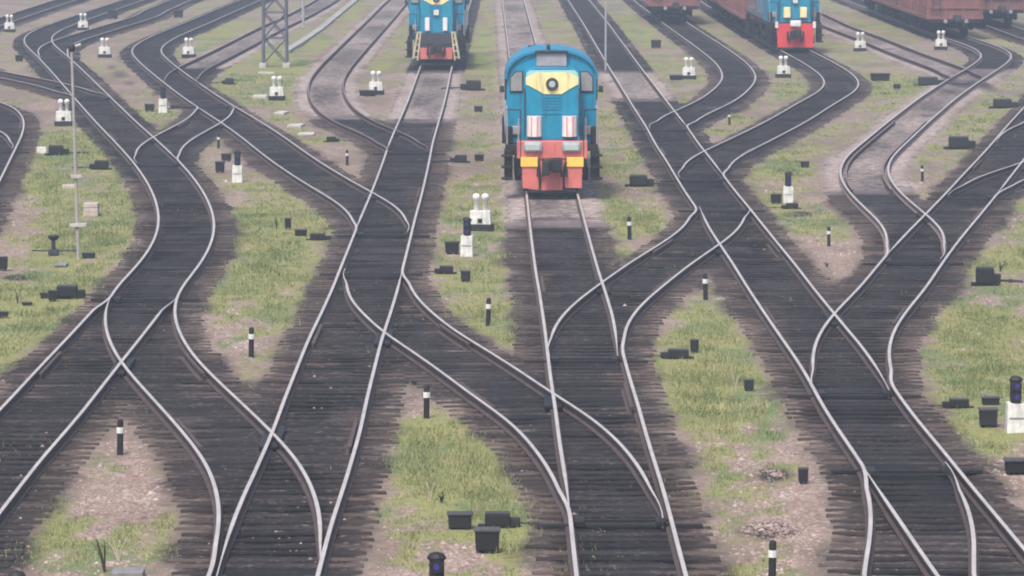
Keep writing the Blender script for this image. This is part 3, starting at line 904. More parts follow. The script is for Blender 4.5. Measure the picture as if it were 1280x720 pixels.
def make_loco(kind, label):
    root = empty('locomotive')
    tag(root, label, 'locomotive', 'blue shunting locomotives')
    plate = {'near': M_RED, 'middle': M_DARK, 'far': M_REDB}[kind]
    blade = {'near': M_RED, 'middle': M_RED, 'far': M_REDB}[kind]
    # underframe and running boards
    m = MB()
    m.box((0, 8.4, 1.38), (2.9, 16.0, 0.20), bevel=0.02)
    m.box((0, 8.4, 1.14), (2.1, 15.6, 0.30), bevel=0.02)
    for sx in (-1, 1):
        m.box((sx * 1.0, 8.4, 0.98), (0.5, 2.2, 0.4), bevel=0.05)
        for yy in (0.55, 1.15, 16.2):
            m.box((sx * 1.36, yy, 0.85), (0.26, 0.42, 0.9), bevel=0.02)
        for k in range(3):
            m.box((sx * 1.40, 0.45, 0.45 + 0.35 * k), (0.36, 0.5, 0.05))
        m.box((sx * 1.33, 0.8, 1.75), (0.22, 0.5, 0.5), bevel=0.04)
    m.box((0, 8.4, 0.66), (2.2, 3.6, 0.72), bevel=0.12)
    m.build('underframe', M_BLACK, root)
    bogie(root, 3.2, 3, 1.85)
    bogie(root, 13.4, 3, 1.85)
    # front buffer plate, plough, coupler
    if kind == 'far':
        p = MB(); p.prism([(-1.05, 1.42), (-0.96, 0.16), (0.96, 0.16), (1.05, 1.42)], -0.02, 0.25)
        bpz = p.build('buffer_plate', plate, root)
        for sx in (-1, 1):
            MB().box((sx * 1.03, 0.05, 1.35), (0.16, 0.3, 0.34), bevel=0.03).build('corner_post', M_PINKW, root)
        MB().box((0, -0.06, 1.42), (0.60, 0.2, 0.34), bevel=0.08).build('coupler_hood', M_PINKW, root)
    else:
        p = MB(); p.box((0, 0.12, 1.35), (2.2, 0.22, 0.54), bevel=0.03)
        p.box((0, 0.125, 0.98), (1.92, 0.16, 0.30), bevel=0.02)
        p.build('buffer_plate', plate, root)
    pl = MB()
    if kind == 'near':
        for x0, x1 in ((-0.94, -0.40), (-0.365, 0.345), (0.38, 0.94)):
            pl.prism([(x0, 0.88), (x0 + 0.02, 0.20 if abs(x0) > .5 or x1 > .5 else 0.13), (x1 - 0.02, 0.20 if x0 > .3 else 0.14), (x1, 0.88)], -0.06, 0.0)
        pl.build('plough', blade, root)
        k = MB(); k.prism([(-0.9, 0.87), (-0.85, 0.19), (0.85, 0.19), (0.9, 0.87)], 0.012, 0.06); k.build('plough_frame', M_BLACK, root)
        for sx in (-1, 1):
            MB().box((sx * 0.715, -0.05, 0.985), (0.53, 0.10, 0.29), bevel=0.015).build('buffer_beam', M_YELL, root)
    elif kind == 'middle':
        pl.prism([(-0.82, 0.92), (-0.80, 0.36), (0.80, 0.36), (0.82, 0.92)], -0.06, 0.0)
        pl.build('plough', blade, root)
        for sx in (-1, 1):
            l = MB()
            l.tube((sx * 0.92, 0.02, 1.70), (sx * 1.16, -0.03, 0.38), 0.055, n=8)
            l.tube((sx * 0.78, 0.02, 1.70), (sx * 0.94, -0.03, 0.30), 0.045, n=8)
            for q in range(5):
                t = q / 4
                l.tube((sx * (0.92 + 0.24 * t), 0, 1.65 - 1.2 * t), (sx * (0.79 + 0.14 * t), 0, 1.65 - 1.2 * t), 0.035, n=6)
            l.build('step_ladder', mat('dull_cream_paint', (0.55, 0.47, 0.32), 0.7, 0, 0.3, 2.5), root)
    c = MB()
    c.box((0.0, -0.18, 0.92), (0.30, 0.5, 0.34), bevel=0.05)
    c.box((0.14, -0.42, 0.92), (0.34, 0.30, 0.44), bevel=0.06)
    c.box((-0.20, -0.42, 0.84), (0.22, 0.34, 0.46), bevel=0.06)
    c.tube((0.42, -0.1, 1.0), (0.36, -0.12, 0.45), 0.035, n=8)
    c.tube((-0.42, -0.1, 1.0), (-0.36, -0.12, 0.42), 0.035, n=8)
    c.box((0, 0.0, 0.10), (1.5, 0.10, 0.10), bevel=0.02)
    c.build('coupler', M_BLACK, root)
    # nose in front of the cab
    n = MB(); n.prism(arc_section(0.86, 1.48, 3.46, 3.80, 14, 4.0), 0.28, 1.5)
    nose = n.build('nose', M_BLUE, root)
    d = MB()
    d.box((0, 0.275, 1.68), (1.74, 0.03, 0.09))
    d.box((0, 0.272, 2.42), (1.60, 0.02, 0.03))
    for sx in (-1, 1): d.box((sx * 0.20, 0.272, 2.08), (0.022, 0.02, 0.75))
    d.box((0.0, 0.265, 2.60), (0.16, 0.03, 0.05))
    for q in range(5): d.box((0, 0.272, 2.56 + q * 0.09), (0.62, 0.025, 0.025))
    d.build('door_seam', M_BLUED, nose)
    for sx in (-1, 1):
        MB().tube((sx * 0.85, 0.25, 1.75), (sx * 0.85, 0.25, 3.2), 0.022, n=6).build('grab_rail', M_DARK, nose)
        fr = MB(); fr.tube((sx * 0.98, 0.02, 0.95), (sx * 0.98, 0.02, 2.56), 0.02, n=6); fr.tube((sx * 0.98, 0.02, 2.55), (sx * 1.40, 0.30, 2.55), 0.02, n=6)
        fr.build('handrail', M_DARK, root)
        for q in range(2): MB().tube((sx * (0.28 + 0.16 * q), 0.02, 1.06), (sx * (0.30 + 0.16 * q), -0.16, 0.55), 0.03, n=8).build('brake_hose', M_BLACK, root)
    # painted face band and lamp
    MB().prism([(-0.82, 3.28), (-0.80, 3.66), (-0.70, 3.74), (0.70, 3.74), (0.80, 3.66), (0.82, 3.28)], 0.268, 0.285).build('pale_band', M_SKYB, nose)
    MB().prism([(-0.82, 3.32), (-0.82, 3.52), (-0.50, 3.66), (0.50, 3.68), (0.82, 3.54), (0.82, 3.32), (0.48, 3.13), (0.30, 3.02), (-0.26, 3.02), (-0.44, 3.13)], 0.255, 0.275).build('cream_marking', M_CREAM, nose)
    h = MB(); h.torus((0, 0.22, 3.32), 0.15, 0.045); h.tube((0, 0.26, 3.32), (0, 0.20, 3.32), 0.17, n=24)
    hl = h.build('headlight', M_DARK, root, smooth=False)
    h = MB(); h.tube((0, 0.21, 3.32), (0, 0.185, 3.32), 0.115, 0.09, n=20); h.build('lens', M_LENS, hl)
    if kind == 'near':
        for sx in (-1, 1):
            q = MB(); q.tube((sx * 0.55, 0.26, 1.74), (sx * 0.55, 0.26, 2.36), 0.235, n=28); dr = q.build('sand_drum', M_PINKW, root, smooth=False)
            for dx in (-0.085, 0.085):
                q = MB(); q.tube((sx * 0.55 + dx, 0.062, 1.76), (sx * 0.55 + dx, 0.062, 2.34), 0.032, n=10); q.build('stripe', M_STRIPE, dr)
            q = MB(); q.box((sx * 0.60, 0.02, 1.44), (0.60, 0.28, 0.33), bevel=0.11); lm = q.build('marker_lamp', M_GALV, root)
            q = MB(); q.box((sx * 0.60, -0.125, 1.44), (0.44, 0.04, 0.20), bevel=0.018); q.build('lens', M_LENS, lm)
    else:
        hh = 0.66 if kind == 'middle' else 0.56
        xw = 0.24 if kind == 'middle' else 0.38
        for sx in (-1, 1):
            MB().box((sx * 0.45, 0.20, 1.72 + hh / 2), (xw, 0.2, hh), bevel=0.05).build('lamp_box', M_CREAM if kind == 'far' else M_PINKW, root)
        MB().box((0, 0.2, 2.62), (0.26, 0.12, 0.26), bevel=0.03).build('plate', M_WHITE, root)
    # cab
    cz = 3.42
    cb = MB(); cb.prism(arc_section(1.41, 1.48, cz, 4.28, 18, 2.25), 1.3, 4.3)
    cab = cb.build('cab', M_BLUE, root)
    rf = MB()
    outer = arc_section(1.47, cz - 0.02, cz, 4.33, 18, 2.25)[1:-1]
    inner = arc_section(1.40, cz - 0.02, cz, 4.25, 18, 2.25)[1:-1]
    rf.prism(outer + inner[::-1], 1.2, 4.4)
    rf.build('cab_roof', M_BLUED, cab)
    for sx in (-1, 1):
        w = MB(); w.prism([(sx * 0.90, 3.02), (sx * 0.90, 3.66), (sx * 1.14, 3.66), (sx * 1.31, 3.48), (sx * 1.31, 3.02)], 1.26, 1.31)
        wf = w.build('window', M_DARK, cab)
        w = MB(); w.prism([(sx * 0.93, 3.06), (sx * 0.93, 3.63), (sx * 1.12, 3.63), (sx * 1.28, 3.46), (sx * 1.28, 3.06)], 1.24, 1.27)
        w.build('pane', M_GLASS, wf)
        w = MB(); w.box((sx * 1.44, 2.8, 3.1), (0.05, 1.5, 0.75), bevel=0.02); wf = w.build('window', M_DARK, cab)
        w = MB(); w.box((sx * 1.455, 2.8, 3.1), (0.05, 1.36, 0.62), bevel=0.02); w.build('pane', M_GLASS, wf)
        w = MB(); w.box((sx * 1.56, 1.5, 3.1), (0.14, 0.1, 0.2), bevel=0.03); w.tube((sx * 1.45, 1.5, 3.05), (sx * 1.56, 1.5, 3.05), 0.02, n=6); w.build('mirror', M_DARK, cab)
        w = MB(); w.box((sx * 1.15, 1.27, 1.85), (0.34, 0.10, 0.28), bevel=0.04); w.build('step_box', M_GREY, cab)
    MB().box((0, 1.24, 4.01), (0.94, 0.16, 0.40), bevel=0.02).build('roof_panel', M_GREY, cab)
    t = MB(); t.box((0, 1.23, 4.26), (1.02, 0.3, 0.07), bevel=0.02); t.tube((-0.10, 1.3, 4.28), (-0.10, 1.3, 4.46), 0.06, n=10); t.tube((-0.10, 1.1, 4.44), (-0.10, 1.42, 4.44), 0.05, 0.03, n=10)
    t.build('horn', M_DARK, cab)
    # long hood behind the cab
    hd = MB(); hd.prism(arc_section(0.88, 1.48, 3.40, 3.78, 14, 3.4), 4.3, 16.1)
    hood = hd.build('hood', M_BLUE, root)
    for k in range(6):
        for sx in (-1, 1):
            g = MB(); g.box((sx * 0.885, 5.4 + k * 1.8, 2.5), (0.03, 1.4, 1.5), bevel=0.01)
            for q in range(7): g.box((sx * 0.90, 5.4 + k * 1.8, 1.95 + q * 0.18), (0.03, 1.1, 0.03))
            g.build('hood_door', M_BLUED, hood)
    ex = MB()
    for yy in (7.0, 9.0): ex.tube((0, yy, 3.7), (0, yy, 4.02), 0.18, n=14)
    for yy in (12.0, 13.6): ex.tube((0, yy, 3.72), (0, yy, 3.86), 0.62, n=22)
    ex.build('roof_fans', M_DARK, hood)
    # handrails
    hr = MB()
    for sx in (-1, 1):
        for k in range(9): hr.tube((sx * 1.42, 4.7 + k * 1.4, 1.48), (sx * 1.42, 4.7 + k * 1.4, 2.45), 0.018, n=6)
        hr.tube((sx * 1.42, 4.7, 2.45), (sx * 1.42, 15.9, 2.45), 0.02, n=6)
        hr.tube((sx * 1.40, 0.3, 1.5), (sx * 1.40, 0.3, 2.5), 0.022, n=6)
        hr.tube((sx * 1.40, 0.3, 2.5), (sx * 1.40, 1.3, 2.6), 0.022, n=6)
        hr.tube((sx * 1.05, 0.2, 1.6), (sx * 1.05, 0.2, 2.3), 0.022, n=6)
    hr.build('handrail', M_GALV, root)
    return root


def place_on(root, nm, yfront, length):
    x0, x1 = float(X(nm, yfront + 2)), float(X(nm, yfront + length - 2))
    ang = math.atan2(x0 - x1, length - 4)
    root.location = (float(X(nm, yfront)), yfront, RAIL_TOP)
    if root.name.startswith('locomotive'): root.scale = (0.955, 1, 0.985)
    root.rotation_euler = (0, 0, ang)


lo1 = make_loco('near', 'largest and nearest blue locomotive with faded red plough and yellow beams on the central track')
place_on(lo1, 'H', row_y(243), 17)
lo2 = make_loco('middle', 'distant blue locomotive with cream step ladders left of the nearest locomotive')
place_on(lo2, 'C', row_y(83), 17)
lo3 = make_loco('far', 'distant blue locomotive with bright red plough at the head of red wagons')
place_on(lo3, 'M2', row_y(63), 17)


# ------------------------------------------------------------------ freight wagons
def make_wagon(material):
    root = empty('freight_wagon')
    L = 13.2
    y0 = 0.55
    b = MB()
    b.box((0, y0 + L / 2, 2.27), (2.95, L, 2.66))
    body = b.build('body', material, root)
    r = MB()
    for sx in (-1, 1):
        for k in range(9):
            r.box((sx * 1.53, y0 + 0.12 + k * (L - 0.24) / 8, 2.29), (0.14, 0.16, 2.66), bevel=0.02)
        r.box((sx * 1.54, y0 + L / 2, 3.60), (0.14, L + 0.1, 0.16), bevel=0.02)
        r.box((sx * 1.54, y0 + L / 2, 1.06), (0.16, L + 0.1, 0.2), bevel=0.02)
        for k in range(8):
            yc = y0 + 0.12 + (k + 0.5) * (L - 0.24) / 8
            r.box((sx * 1.50, yc, 1.5), (0.10, 1.2, 0.5), bevel=0.02)
    for yy in (y0, y0 + L):
        for z in (1.02, 1.6, 2.2, 2.8, 3.4, 3.62): r.box((0, yy, z), (3.0, 0.14, 0.12), bevel=0.02)
        for x in (-1.4, -0.5, 0.5, 1.4): r.box((x, yy, 2.3), (0.14, 0.12, 2.64), bevel=0.02)
    r.build('rib_frame', material, body)
    ld = MB()
    for x in (-1.25, -0.85): ld.tube((x, y0 - 0.14, 1.3), (x, y0 - 0.14, 3.6), 0.025, n=6)
    for k in range(7): ld.tube((-1.25, y0 - 0.14, 1.5 + 0.32 * k), (-0.85, y0 - 0.14, 1.5 + 0.32 * k), 0.02, n=6)
    ld.build('ladder', M_DARK, body)
    u = MB()
    u.box((0, y0 + L / 2, 0.86), (0.6, L + 0.2, 0.16), bevel=0.02)
    u.box((0, y0 + 0.1, 0.85), (2.9, 0.24, 0.17), bevel=0.02); u.box((0, y0 + L - 0.1, 0.85), (2.9, 0.24, 0.17), bevel=0.02)
    u.tube((-0.5, 6.0, 0.70), (-0.5, 7.3, 0.70), 0.22, n=14)
    for k in range(6): u.box((0, 2.0 + k * 2.0, 0.87), (2.9, 0.16, 0.14))
    u.build('underframe', M_BLACK, root)
    bogie(root, 2.5, 2, 1.85, r=0.475); bogie(root, y0 + L - 2.0, 2, 1.85, r=0.475)
    for s, yy in ((-1, 0.0), (1, L + 2 * y0)):
        c = MB(); c.box((0, yy - s * 0.1, 1.05), (0.26, 0.7, 0.3), bevel=0.05); c.box((0.10, yy + s * 0.12, 1.05), (0.36, 0.28, 0.4), bevel=0.05)
        c.tube((0.5, yy - s * 0.3, 1.1), (0.42, yy, 0.5), 0.035, n=8)
        c.build('coupler', M_DARK, root)
        a = MB()
        for x in (-0.55, 0.62): a.tube((x, yy - s * 0.42, 0.86), (x, yy - s * 0.28, 0.86), 0.11, n=10)
        a.build('brake_cock', M_GALV, root)
    return root


wag = {1: make_wagon(M_WAGON), 2: make_wagon(M_WAGON2)}
used = set()


def wagon(nm, yfront, label, which=1, group='red freight wagons'):
    if which in used: o = copy_tree(wag[which])
    else: o = wag[which]; used.add(which)
    tag(o, label, 'wagon', group)
    place_on(o, nm, yfront, 14.3)
    return yfront + 14.3


wagon('M1', row_y(28), 'lone red freight wagon seen end on at the top between two locomotives')
y = float(lo3.location.y) + 16.6
y = wagon('M2', y, 'first red wagon coupled behind the locomotive with the bright red plough')
y = wagon('M2', y, 'second red wagon behind the locomotive with the bright red plough', 2)
y = wagon('M2', y, 'third red wagon behind the locomotive with the bright red plough')
y = row_y(46)
y = wagon('P', y, 'end wagon of the long red train nearest the white marker at the top right')
y = wagon('P', y, 'second wagon of the long red train at the top right', 2)
y = wagon('P', y, 'third wagon of the long red train at the top right, partly out of the picture')
y = row_y(33)
y = wagon('R', y, 'dark brown wagon in the top right corner beside the long red train', 2)
y = wagon('R', y, 'rear wagon coupled behind the dark brown one in the top right corner')


# ------------------------------------------------------------------ lineside equipment
def make_indicator():
    """white marker box with two capped white posts on top"""
    root = empty('switch_indicator')
    MB().box((0, 0.0, 0.07), (0.68, 0.42, 0.22), bevel=0.02).build('base', M_BLACK, root)
    b = MB(); b.box((0, 0, 0.36), (0.60, 0.30, 0.38), bevel=0.02, taper=(0.92, 0.9)); box = b.build('cabinet', M_WHITE, root)
    MB().box((0.0, -0.155, 0.28), (0.13, 0.03, 0.12), bevel=0.01).build('keyhole', M_BLACK, box)
    for sx in (-1, 1):
        MB().lathe([(0.05, 0.54), (0.065, 0.56), (0.065, 0.82), (0.095, 0.85), (0.105, 0.93), (0.085, 0.99), (0.03, 1.02)], (sx * 0.125, 0, 0), 14).build('post', M_WHITE, root, smooth=True)
    return root


IND0 = make_indicator(); ind_used = False


CLEAR = []


def ground_at(px, py):
    p = at(px, py, 0.0)
    CLEAR.append((p.x, p.y))
    return p


def indicator(px, py, label, s=1.0, dark=True):
    global ind_used
    o = copy_tree(IND0) if ind_used else IND0
    ind_used = True
    o.location = ground_at(px, py); o.rotation_euler = (0, 0, random.uniform(-.15, .15)); o.scale = (s, s, s)
    tag(o, label, 'railway signal', 'white switch indicators with two posts')
    return o


for q in [
    (601, 288, 'nearest white indicator box with two white posts, left of the big locomotive'),
    (470, 118, 'white indicator box with two posts just left of the middle locomotive track'),
    (346, 125, 'white indicator box with two posts below the lattice mast'),
    (236, 72, 'white indicator box beside the hazy track left of the lattice mast'),
    (131, 72, 'white indicator box right of the top of the slender pole'),
    (104, 38, 'white indicator box in the pale strip between two hazy top left tracks'),
    (12, 40, 'white indicator box in the extreme top left corner'),
    (80, 157, 'white indicator box on pink gravel left of the slender pole'),
    (861, 99, 'white indicator box on grass beside the bend right of the big locomotive'),
    (979, 97, 'white indicator box on pink gravel below the bright red plough'),
    (1075, 64, 'white indicator box right of the bright red plough beside the faint track'),
    (1176, 62, 'white indicator box in front of the end of the long red train'),
]:
    indicator(*q)


def make_signal():
    """dwarf shunting signal: white concrete foot with seams, black two lamp head"""
    root = empty('dwarf_signal')
    b = MB(); b.box((0, 0, 0.24), (0.34, 0.36, 0.60), bevel=0.02, taper=(0.94, 0.94))
    foot = b.build('foot', M_WHITE, root)
    MB().box((0, -0.172, 0.27), (0.26, 0.014, 0.03)).build('seam', M_LID, foot)
    h = MB()
    h.box((0, 0, 0.74), (0.20, 0.18, 0.42), bevel=0.05)
    for z in (0.86, 0.66): h.tube((0, -0.07, z), (0, -0.19, z), 0.085, 0.09, n=16, cap=True)
    h.lathe([(0.12, 0.93), (0.13, 0.96), (0.09, 1.01), (0.02, 1.03)], (0, 0, 0), 14)
    head = h.build('lamp_head', M_BLACK, root)
    for z, mt in ((0.86, M_LENSW), (0.66, M_LENSB)):
        MB().tube((0, -0.18, z), (0, -0.196, z), 0.05, 0.04, n=16).build('lens', mt if z < 0.8 else M_LENSB, head)
    return root


SIG0 = make_signal(); sig_used = False


def signal(px, py, label, s=1.0, rz=0.0):
    global sig_used
    o = copy_tree(SIG0) if sig_used else SIG0
    sig_used = True
    o.location = ground_at(px, py); o.rotation_euler = (0, 0, rz); o.scale = (s, s, s)
    tag(o, label, 'railway signal', 'dwarf shunting signals on white feet')


signal(584, 319, 'dwarf signal on white concrete foot just below the nearest indicator box', 0.95, -0.1)
signal(1269, 540, 'large dwarf signal on white foot at the right edge of the photo', 0.98)
signal(297, 227, 'dwarf signal on white foot between the two curving tracks at the left', 0.96)
signal(985, 253, 'dwarf signal on white foot on the grass island right of the crossover', 0.9)
signal(204, 140, 'small dwarf signal in the wedge between the two top left tracks', 1.0)
signal(546, 786, 'dwarf signal head with blue lens cut off by the bottom edge right of centre left', 1.0)
signal(22, 803, 'round black signal head just peeping over the bottom left corner', 0.92)


def make_post():
    root = empty('marker_post')
    MB().lathe([(0.056, -0.1), (0.053, 0.36), (0.050, 0.37)], n=14).build('shaft', M_BLACK, root, smooth=False)
    MB().lathe([(0.064, 0.37), (0.064, 0.47)], n=14).build('band', M_WHITE, root)
    MB().lathe([(0.053, 0.47), (0.051, 0.57), (0.043, 0.60), (0.02, 0.61)], n=14).build('cap', M_BLACK, root)
    return root


POST0 = make_post(); post_used = False


def post(px, py, label, s=1.0):
    global post_used
    o = copy_tree(POST0) if post_used else POST0
    post_used = True
    o.location = ground_at(px, py); o.scale = (s, s, s); o.rotation_euler = (random.uniform(-.04, .04), random.uniform(-.04, .04), 0)
    tag(o, label, 'marker post', 'black and white fouling point posts')


for q in [
    (150, 568, 'black post with white band at the tip of the pink gravel wedge, bottom left'),
    (314, 446, 'black post with white band below the long grass island left of the middle tracks'),
    (610, 407, 'tall black post with white band on grass left of the central track'),
    (533, 522, 'black post with white band above the bottom middle grass patch'),
    (882, 374, 'black post with white band at the top of the island right of the central track'),
    (787, 299, 'black post with white band beside the crossover right of the nearest locomotive'),
    (965, 729, 'black post with white band cut by the bottom edge'),
    (434, 206, 'small post with white top on pink gravel left of the middle locomotive track'),
    (912, 156, 'small post between the kinked tracks right of the nearest locomotive'),
    (1153, 226, 'small post with white top in the pink gravel of the S shaped track'),
    (1036, 307, 'small white topped post on pink gravel above the lower right switch'),
    (273, 185, 'small post at the tip of the gravel wedge above the left dwarf signal'),
]:
    post(*q, s=0.82 if q[1] < 320 and q[0] not in (787,) else 1.0)


def make_machine():
    """electric point machine: long black case with lid on a base, gear case and rod"""
    root = empty('point_machine')
    b = MB(); b.box((0, 0, 0.19), (0.62, 0.36, 0.28), bevel=0.03); cs = b.build('case', M_BLACK, root)
    MB().box((0, 0, 0.345), (0.58, 0.34, 0.035), bevel=0.012).build('lid', M_LIDD, cs)
    b = MB(); b.box((0.42, 0.0, 0.13), (0.26, 0.24, 0.20), bevel=0.03); b.box((0, 0, 0.03), (0.95, 0.26, 0.07)); b.build('gear_case', M_BLACK, root)
    r = MB(); r.tube((0.5, 0.02, 0.10), (1.35, 0.02, 0.08), 0.025, n=8); r.box((0.9, 0.02, 0.09), (0.16, 0.09, 0.07), bevel=0.01); r.build('rod', M_DARK, root)
    return root


def make_cablebox():
    root = empty('cable_box')
    b = MB(); b.box((0, 0, 0.20), (0.40, 0.30, 0.32), bevel=0.025, taper=(1.06, 1.06))
    c = b.build('case', M_BLACK, root)
    MB().box((0, 0, 0.375), (0.47, 0.36, 0.04), bevel=0.012).build('lid', M_LIDD, c)
    for sx in (-0.12, 0.12): MB().tube((sx, 0, -0.05), (sx, 0, 0.08), 0.04, n=8).build('leg', M_DARK, root)
    return root


PM0, CB0 = make_machine(), make_cablebox()
pm_used = cb_used = False


def machine(px, py, width, label, flip=False, rz=0.0, hs=1.0):
    """width: apparent width of the case in photo pixels"""
    global pm_used
    o = copy_tree(PM0) if pm_used else PM0
    pm_used = True
    p = ground_at(px, py); o.location = p
    s = width * p.length / F / 0.73
    o.scale = (s, s, s * hs * 1.15)
    o.rotation_euler = (0, 0, rz + (math.pi if flip else 0))
    tag(o, label, 'point machine', 'black point machines beside the switches')


def cablebox(px, py, width, label, hs=1.0, rz=0.0):
    global cb_used
    o = copy_tree(CB0) if cb_used else CB0
    cb_used = True
    p = ground_at(px, py); o.location = p
    s = width * p.length / F / 0.48
    o.scale = (s, s, s * hs * 1.25)
    o.rotation_euler = (0, 0, rz)
    tag(o, label, 'cable box', 'black lineside cable boxes')


machine(84, 373, 30, 'black point machine with long rod beside the left switch above the green verge')
cablebox(66, 376, 12, 'upright black box left against the point machine on the left verge', 1.1)
cablebox(56, 373, 12, 'small dark box, leftmost in the row with the left verge point machine', 0.6)
cablebox(4, 396, 14, 'low black box at the left edge below the left verge point machine', 0.5)
cablebox(3, 338, 14, 'tall black box cut by the left edge of the photo', 1.2)
cablebox(34, 381, 14, 'flat dark lid half sunk in the green left verge', 0.25)
cablebox(111, 322, 18, 'low black box at the foot of the slender pole', 0.35)
machine(70, 194, 22, 'dark point machine in the grass left of the slender pole near the white block', rz=0.1)
machine(127, 212, 20, 'black point machine right of the slender pole with its rod to the left', flip=True)
cablebox(283, 201, 14, 'upper of two black boxes left of the left dwarf signal', 0.65)
cablebox(275, 216, 13, 'lower of two black boxes left of the left dwarf signal', 1.1)
cablebox(360, 286, 9, 'narrow upright black box in the long grass island', 1.5, 0.1)
cablebox(376, 295, 17, 'black box between upright box and teal tinted machine in the grass island', 0.5)
machine(397, 300, 22, 'low machine with rod reaching the track joined to boxes in the long grass island', hs=0.7)
machine(414, 177, 14, 'dark machine on gravel below the bent track right of the lattice mast', hs=0.8)
cablebox(565, 317, 20, 'black cable box left against the dwarf signal in the middle', 0.75)
machine(558, 342, 20, 'point machine with rod to the left below the middle dwarf signal', flip=True, hs=0.9)
cablebox(582, 352, 14, 'bent dark box right of the point machine below the middle dwarf signal', 1.0)
machine(576, 203, 18, 'point machine left of the nearest locomotive with rod towards the middle track', flip=True, hs=0.9)
cablebox(599, 201, 13, 'black box close to the left flank of the nearest locomotive', 0.6)
machine(592, 113, 22, 'dark machine right of the middle locomotive track, upper one', flip=True)
cablebox(598, 140, 12, 'small dark box right of the middle locomotive track, lower one', 0.6)
machine(798, 233, 26, 'point machine on gravel right of the nearest locomotive')
machine(848, 448, 30, 'point machine on the grass island right of the central switch', flip=True, hs=0.75)
cablebox(868, 441, 12, 'upright dark box behind the point machine right of the central switch', 1.4)
cablebox(936, 488, 14, 'lone black box in the grass near a pale stalk', 1.0)
cablebox(1004, 604, 14, 'black upright box next to the dark spoil heap at the lower right', 1.4)
cablebox(575, 661, 34, 'left one of three black boxes in the bottom middle grass', 0.6)
machine(622, 659, 38, 'black point machine with grey lid and rod in the bottom middle grass', hs=0.9)
cablebox(609, 690, 35, 'largest black box with pale lid, front one of three in the bottom middle grass', 0.85)
machine(1231, 357, 26, 'big black point machine on the right verge above the green slope', hs=1.6)
machine(1198, 186, 28, 'dark point machine at the far right between the slanting tracks')
machine(1253, 135, 26, 'dark machine near the right edge above the slanting track', hs=0.8)
cablebox(1100, 101, 26, 'low dark box on the green patch right of the kinked track', 0.35)
cablebox(1121, 111, 10, 'small dark box below the low one on the green patch at right', 0.6)
machine(1160, 107, 28, 'dark machine left of the S shaped track near the faint track', hs=0.7)
cablebox(1006, 209, 12, 'small dark box on pink gravel above the right dwarf signal', 0.6)
cablebox(970, 254, 15, 'black box left against the right dwarf signal', 0.75)
machine(990, 261, 18, 'low point machine at the foot of the right dwarf signal with rod to the left', flip=True, hs=0.7)
machine(1199, 510, 28, 'point machine with rod to the lower right switch left of the large dwarf signal', flip=True, hs=0.8)
cablebox(1238, 507, 24, 'flat slotted box touching the large dwarf signal at the right edge', 0.45)
cablebox(1235, 534, 25, 'black box with pale lid in front of the large dwarf signal', 0.95)
cablebox(1272, 592, 36, 'wide low box with grey lid at the right edge below the large dwarf signal', 0.5)
cablebox(187, 139, 13, 'dark box left of the small dwarf signal between the top left tracks', 0.7)
machine(219, 136, 14, 'low dark machine right of the small dwarf signal between the top left tracks', hs=0.6)
cablebox(820, 60, 14, 'brownish box left of the bend below the lone red wagon', 0.7)
cablebox(845, 100, 18, 'low black box left against the indicator box right of the big locomotive', 0.35)
machine(287, 105, 13, 'dark machine on green patch left of the lattice mast', flip=True)
cablebox(141, 24, 14, 'bluish dark box between the two hazy top left tracks', 0.8)
cablebox(223, 22, 13, 'dark box in the pale strip beyond the third hazy track', 0.7)
cablebox(24, 77, 10, 'dark box in the grass of the upper left corner', 0.8)
cablebox(460, 120, 24, 'low black box left of the indicator box by the middle locomotive track', 0.3)


def make_stand():
    root = empty('switch_stand')
    b = MB(); b.box((0, 0, 0.06), (0.26, 0.26, 0.14), bevel=0.02); b.tube((0, 0, 0.1), (0, 0, 0.38), 0.06, 0.05, n=10); b.build('pedestal', M_DARK, root)
    b = MB(); b.lathe([(0.05, 0.36), (0.12, 0.40), (0.15, 0.47), (0.11, 0.50)], n=12); b.build('head', M_BLACK, root)
    b = MB(); b.tube((-0.55, 0, 0.10), (0.65, 0, 0.10), 0.02, n=6); b.build('rod', M_DARK, root)
    return root


st = make_stand(); st.location = ground_at(67, 318)
tag(st, 'dark switch stand with wide head and thin rod left of the slender pole foot', 'switch stand')


# ------------------------------------------------------------------ poles and mast
def pole(px, py, top_m, r, label, arms=(), lean=0.0, material=M_POLE, lamp=False):
    root = empty('slender_pole')
    p = ground_at(px, py); root.location = p
    root.rotation_euler = (0, lean, 0)
    tag(root, label, 'pole', 'thin poles')
    MB().tube((0, 0, -0.3), (0, 0, top_m), r, r * 0.75, n=10).build('shaft', material, root)
    for z, w in arms:
        MB().box((0.02, -0.02 - r, z), (w, 0.07, 0.09), bevel=0.01).build('crossarm', M_CONC, root)
    if lamp:
        l = MB(); l.lathe([(0.05, top_m - 0.02), (0.09, top_m + 0.04), (0.10, top_m + 0.12), (0.05, top_m + 0.18)], n=12); l.build('lamp_head', M_DARK, root)
        l = MB(); l.tube((0.1, 0, top_m + 0.1), (0.24, 0, top_m + 0.14), 0.04, 0.05, n=10); l.build('insulator', M_CONC, root)
    return root


pole(98, 323, 5.3, 0.046, 'slender pale pole with two small crossarms and lamp head on the left green verge', arms=((0.86, 0.44), (2.1, 0.28)), lean=-0.021, lamp=True)
pole(757, 89, 6.0, 0.055, 'thin whitish pole beyond the nearest locomotive beside the long straight track', material=M_GALV)
pole(379, 34, 9.0, 0.09, 'faint pale pole right of the lattice mast', material=M_GALV)

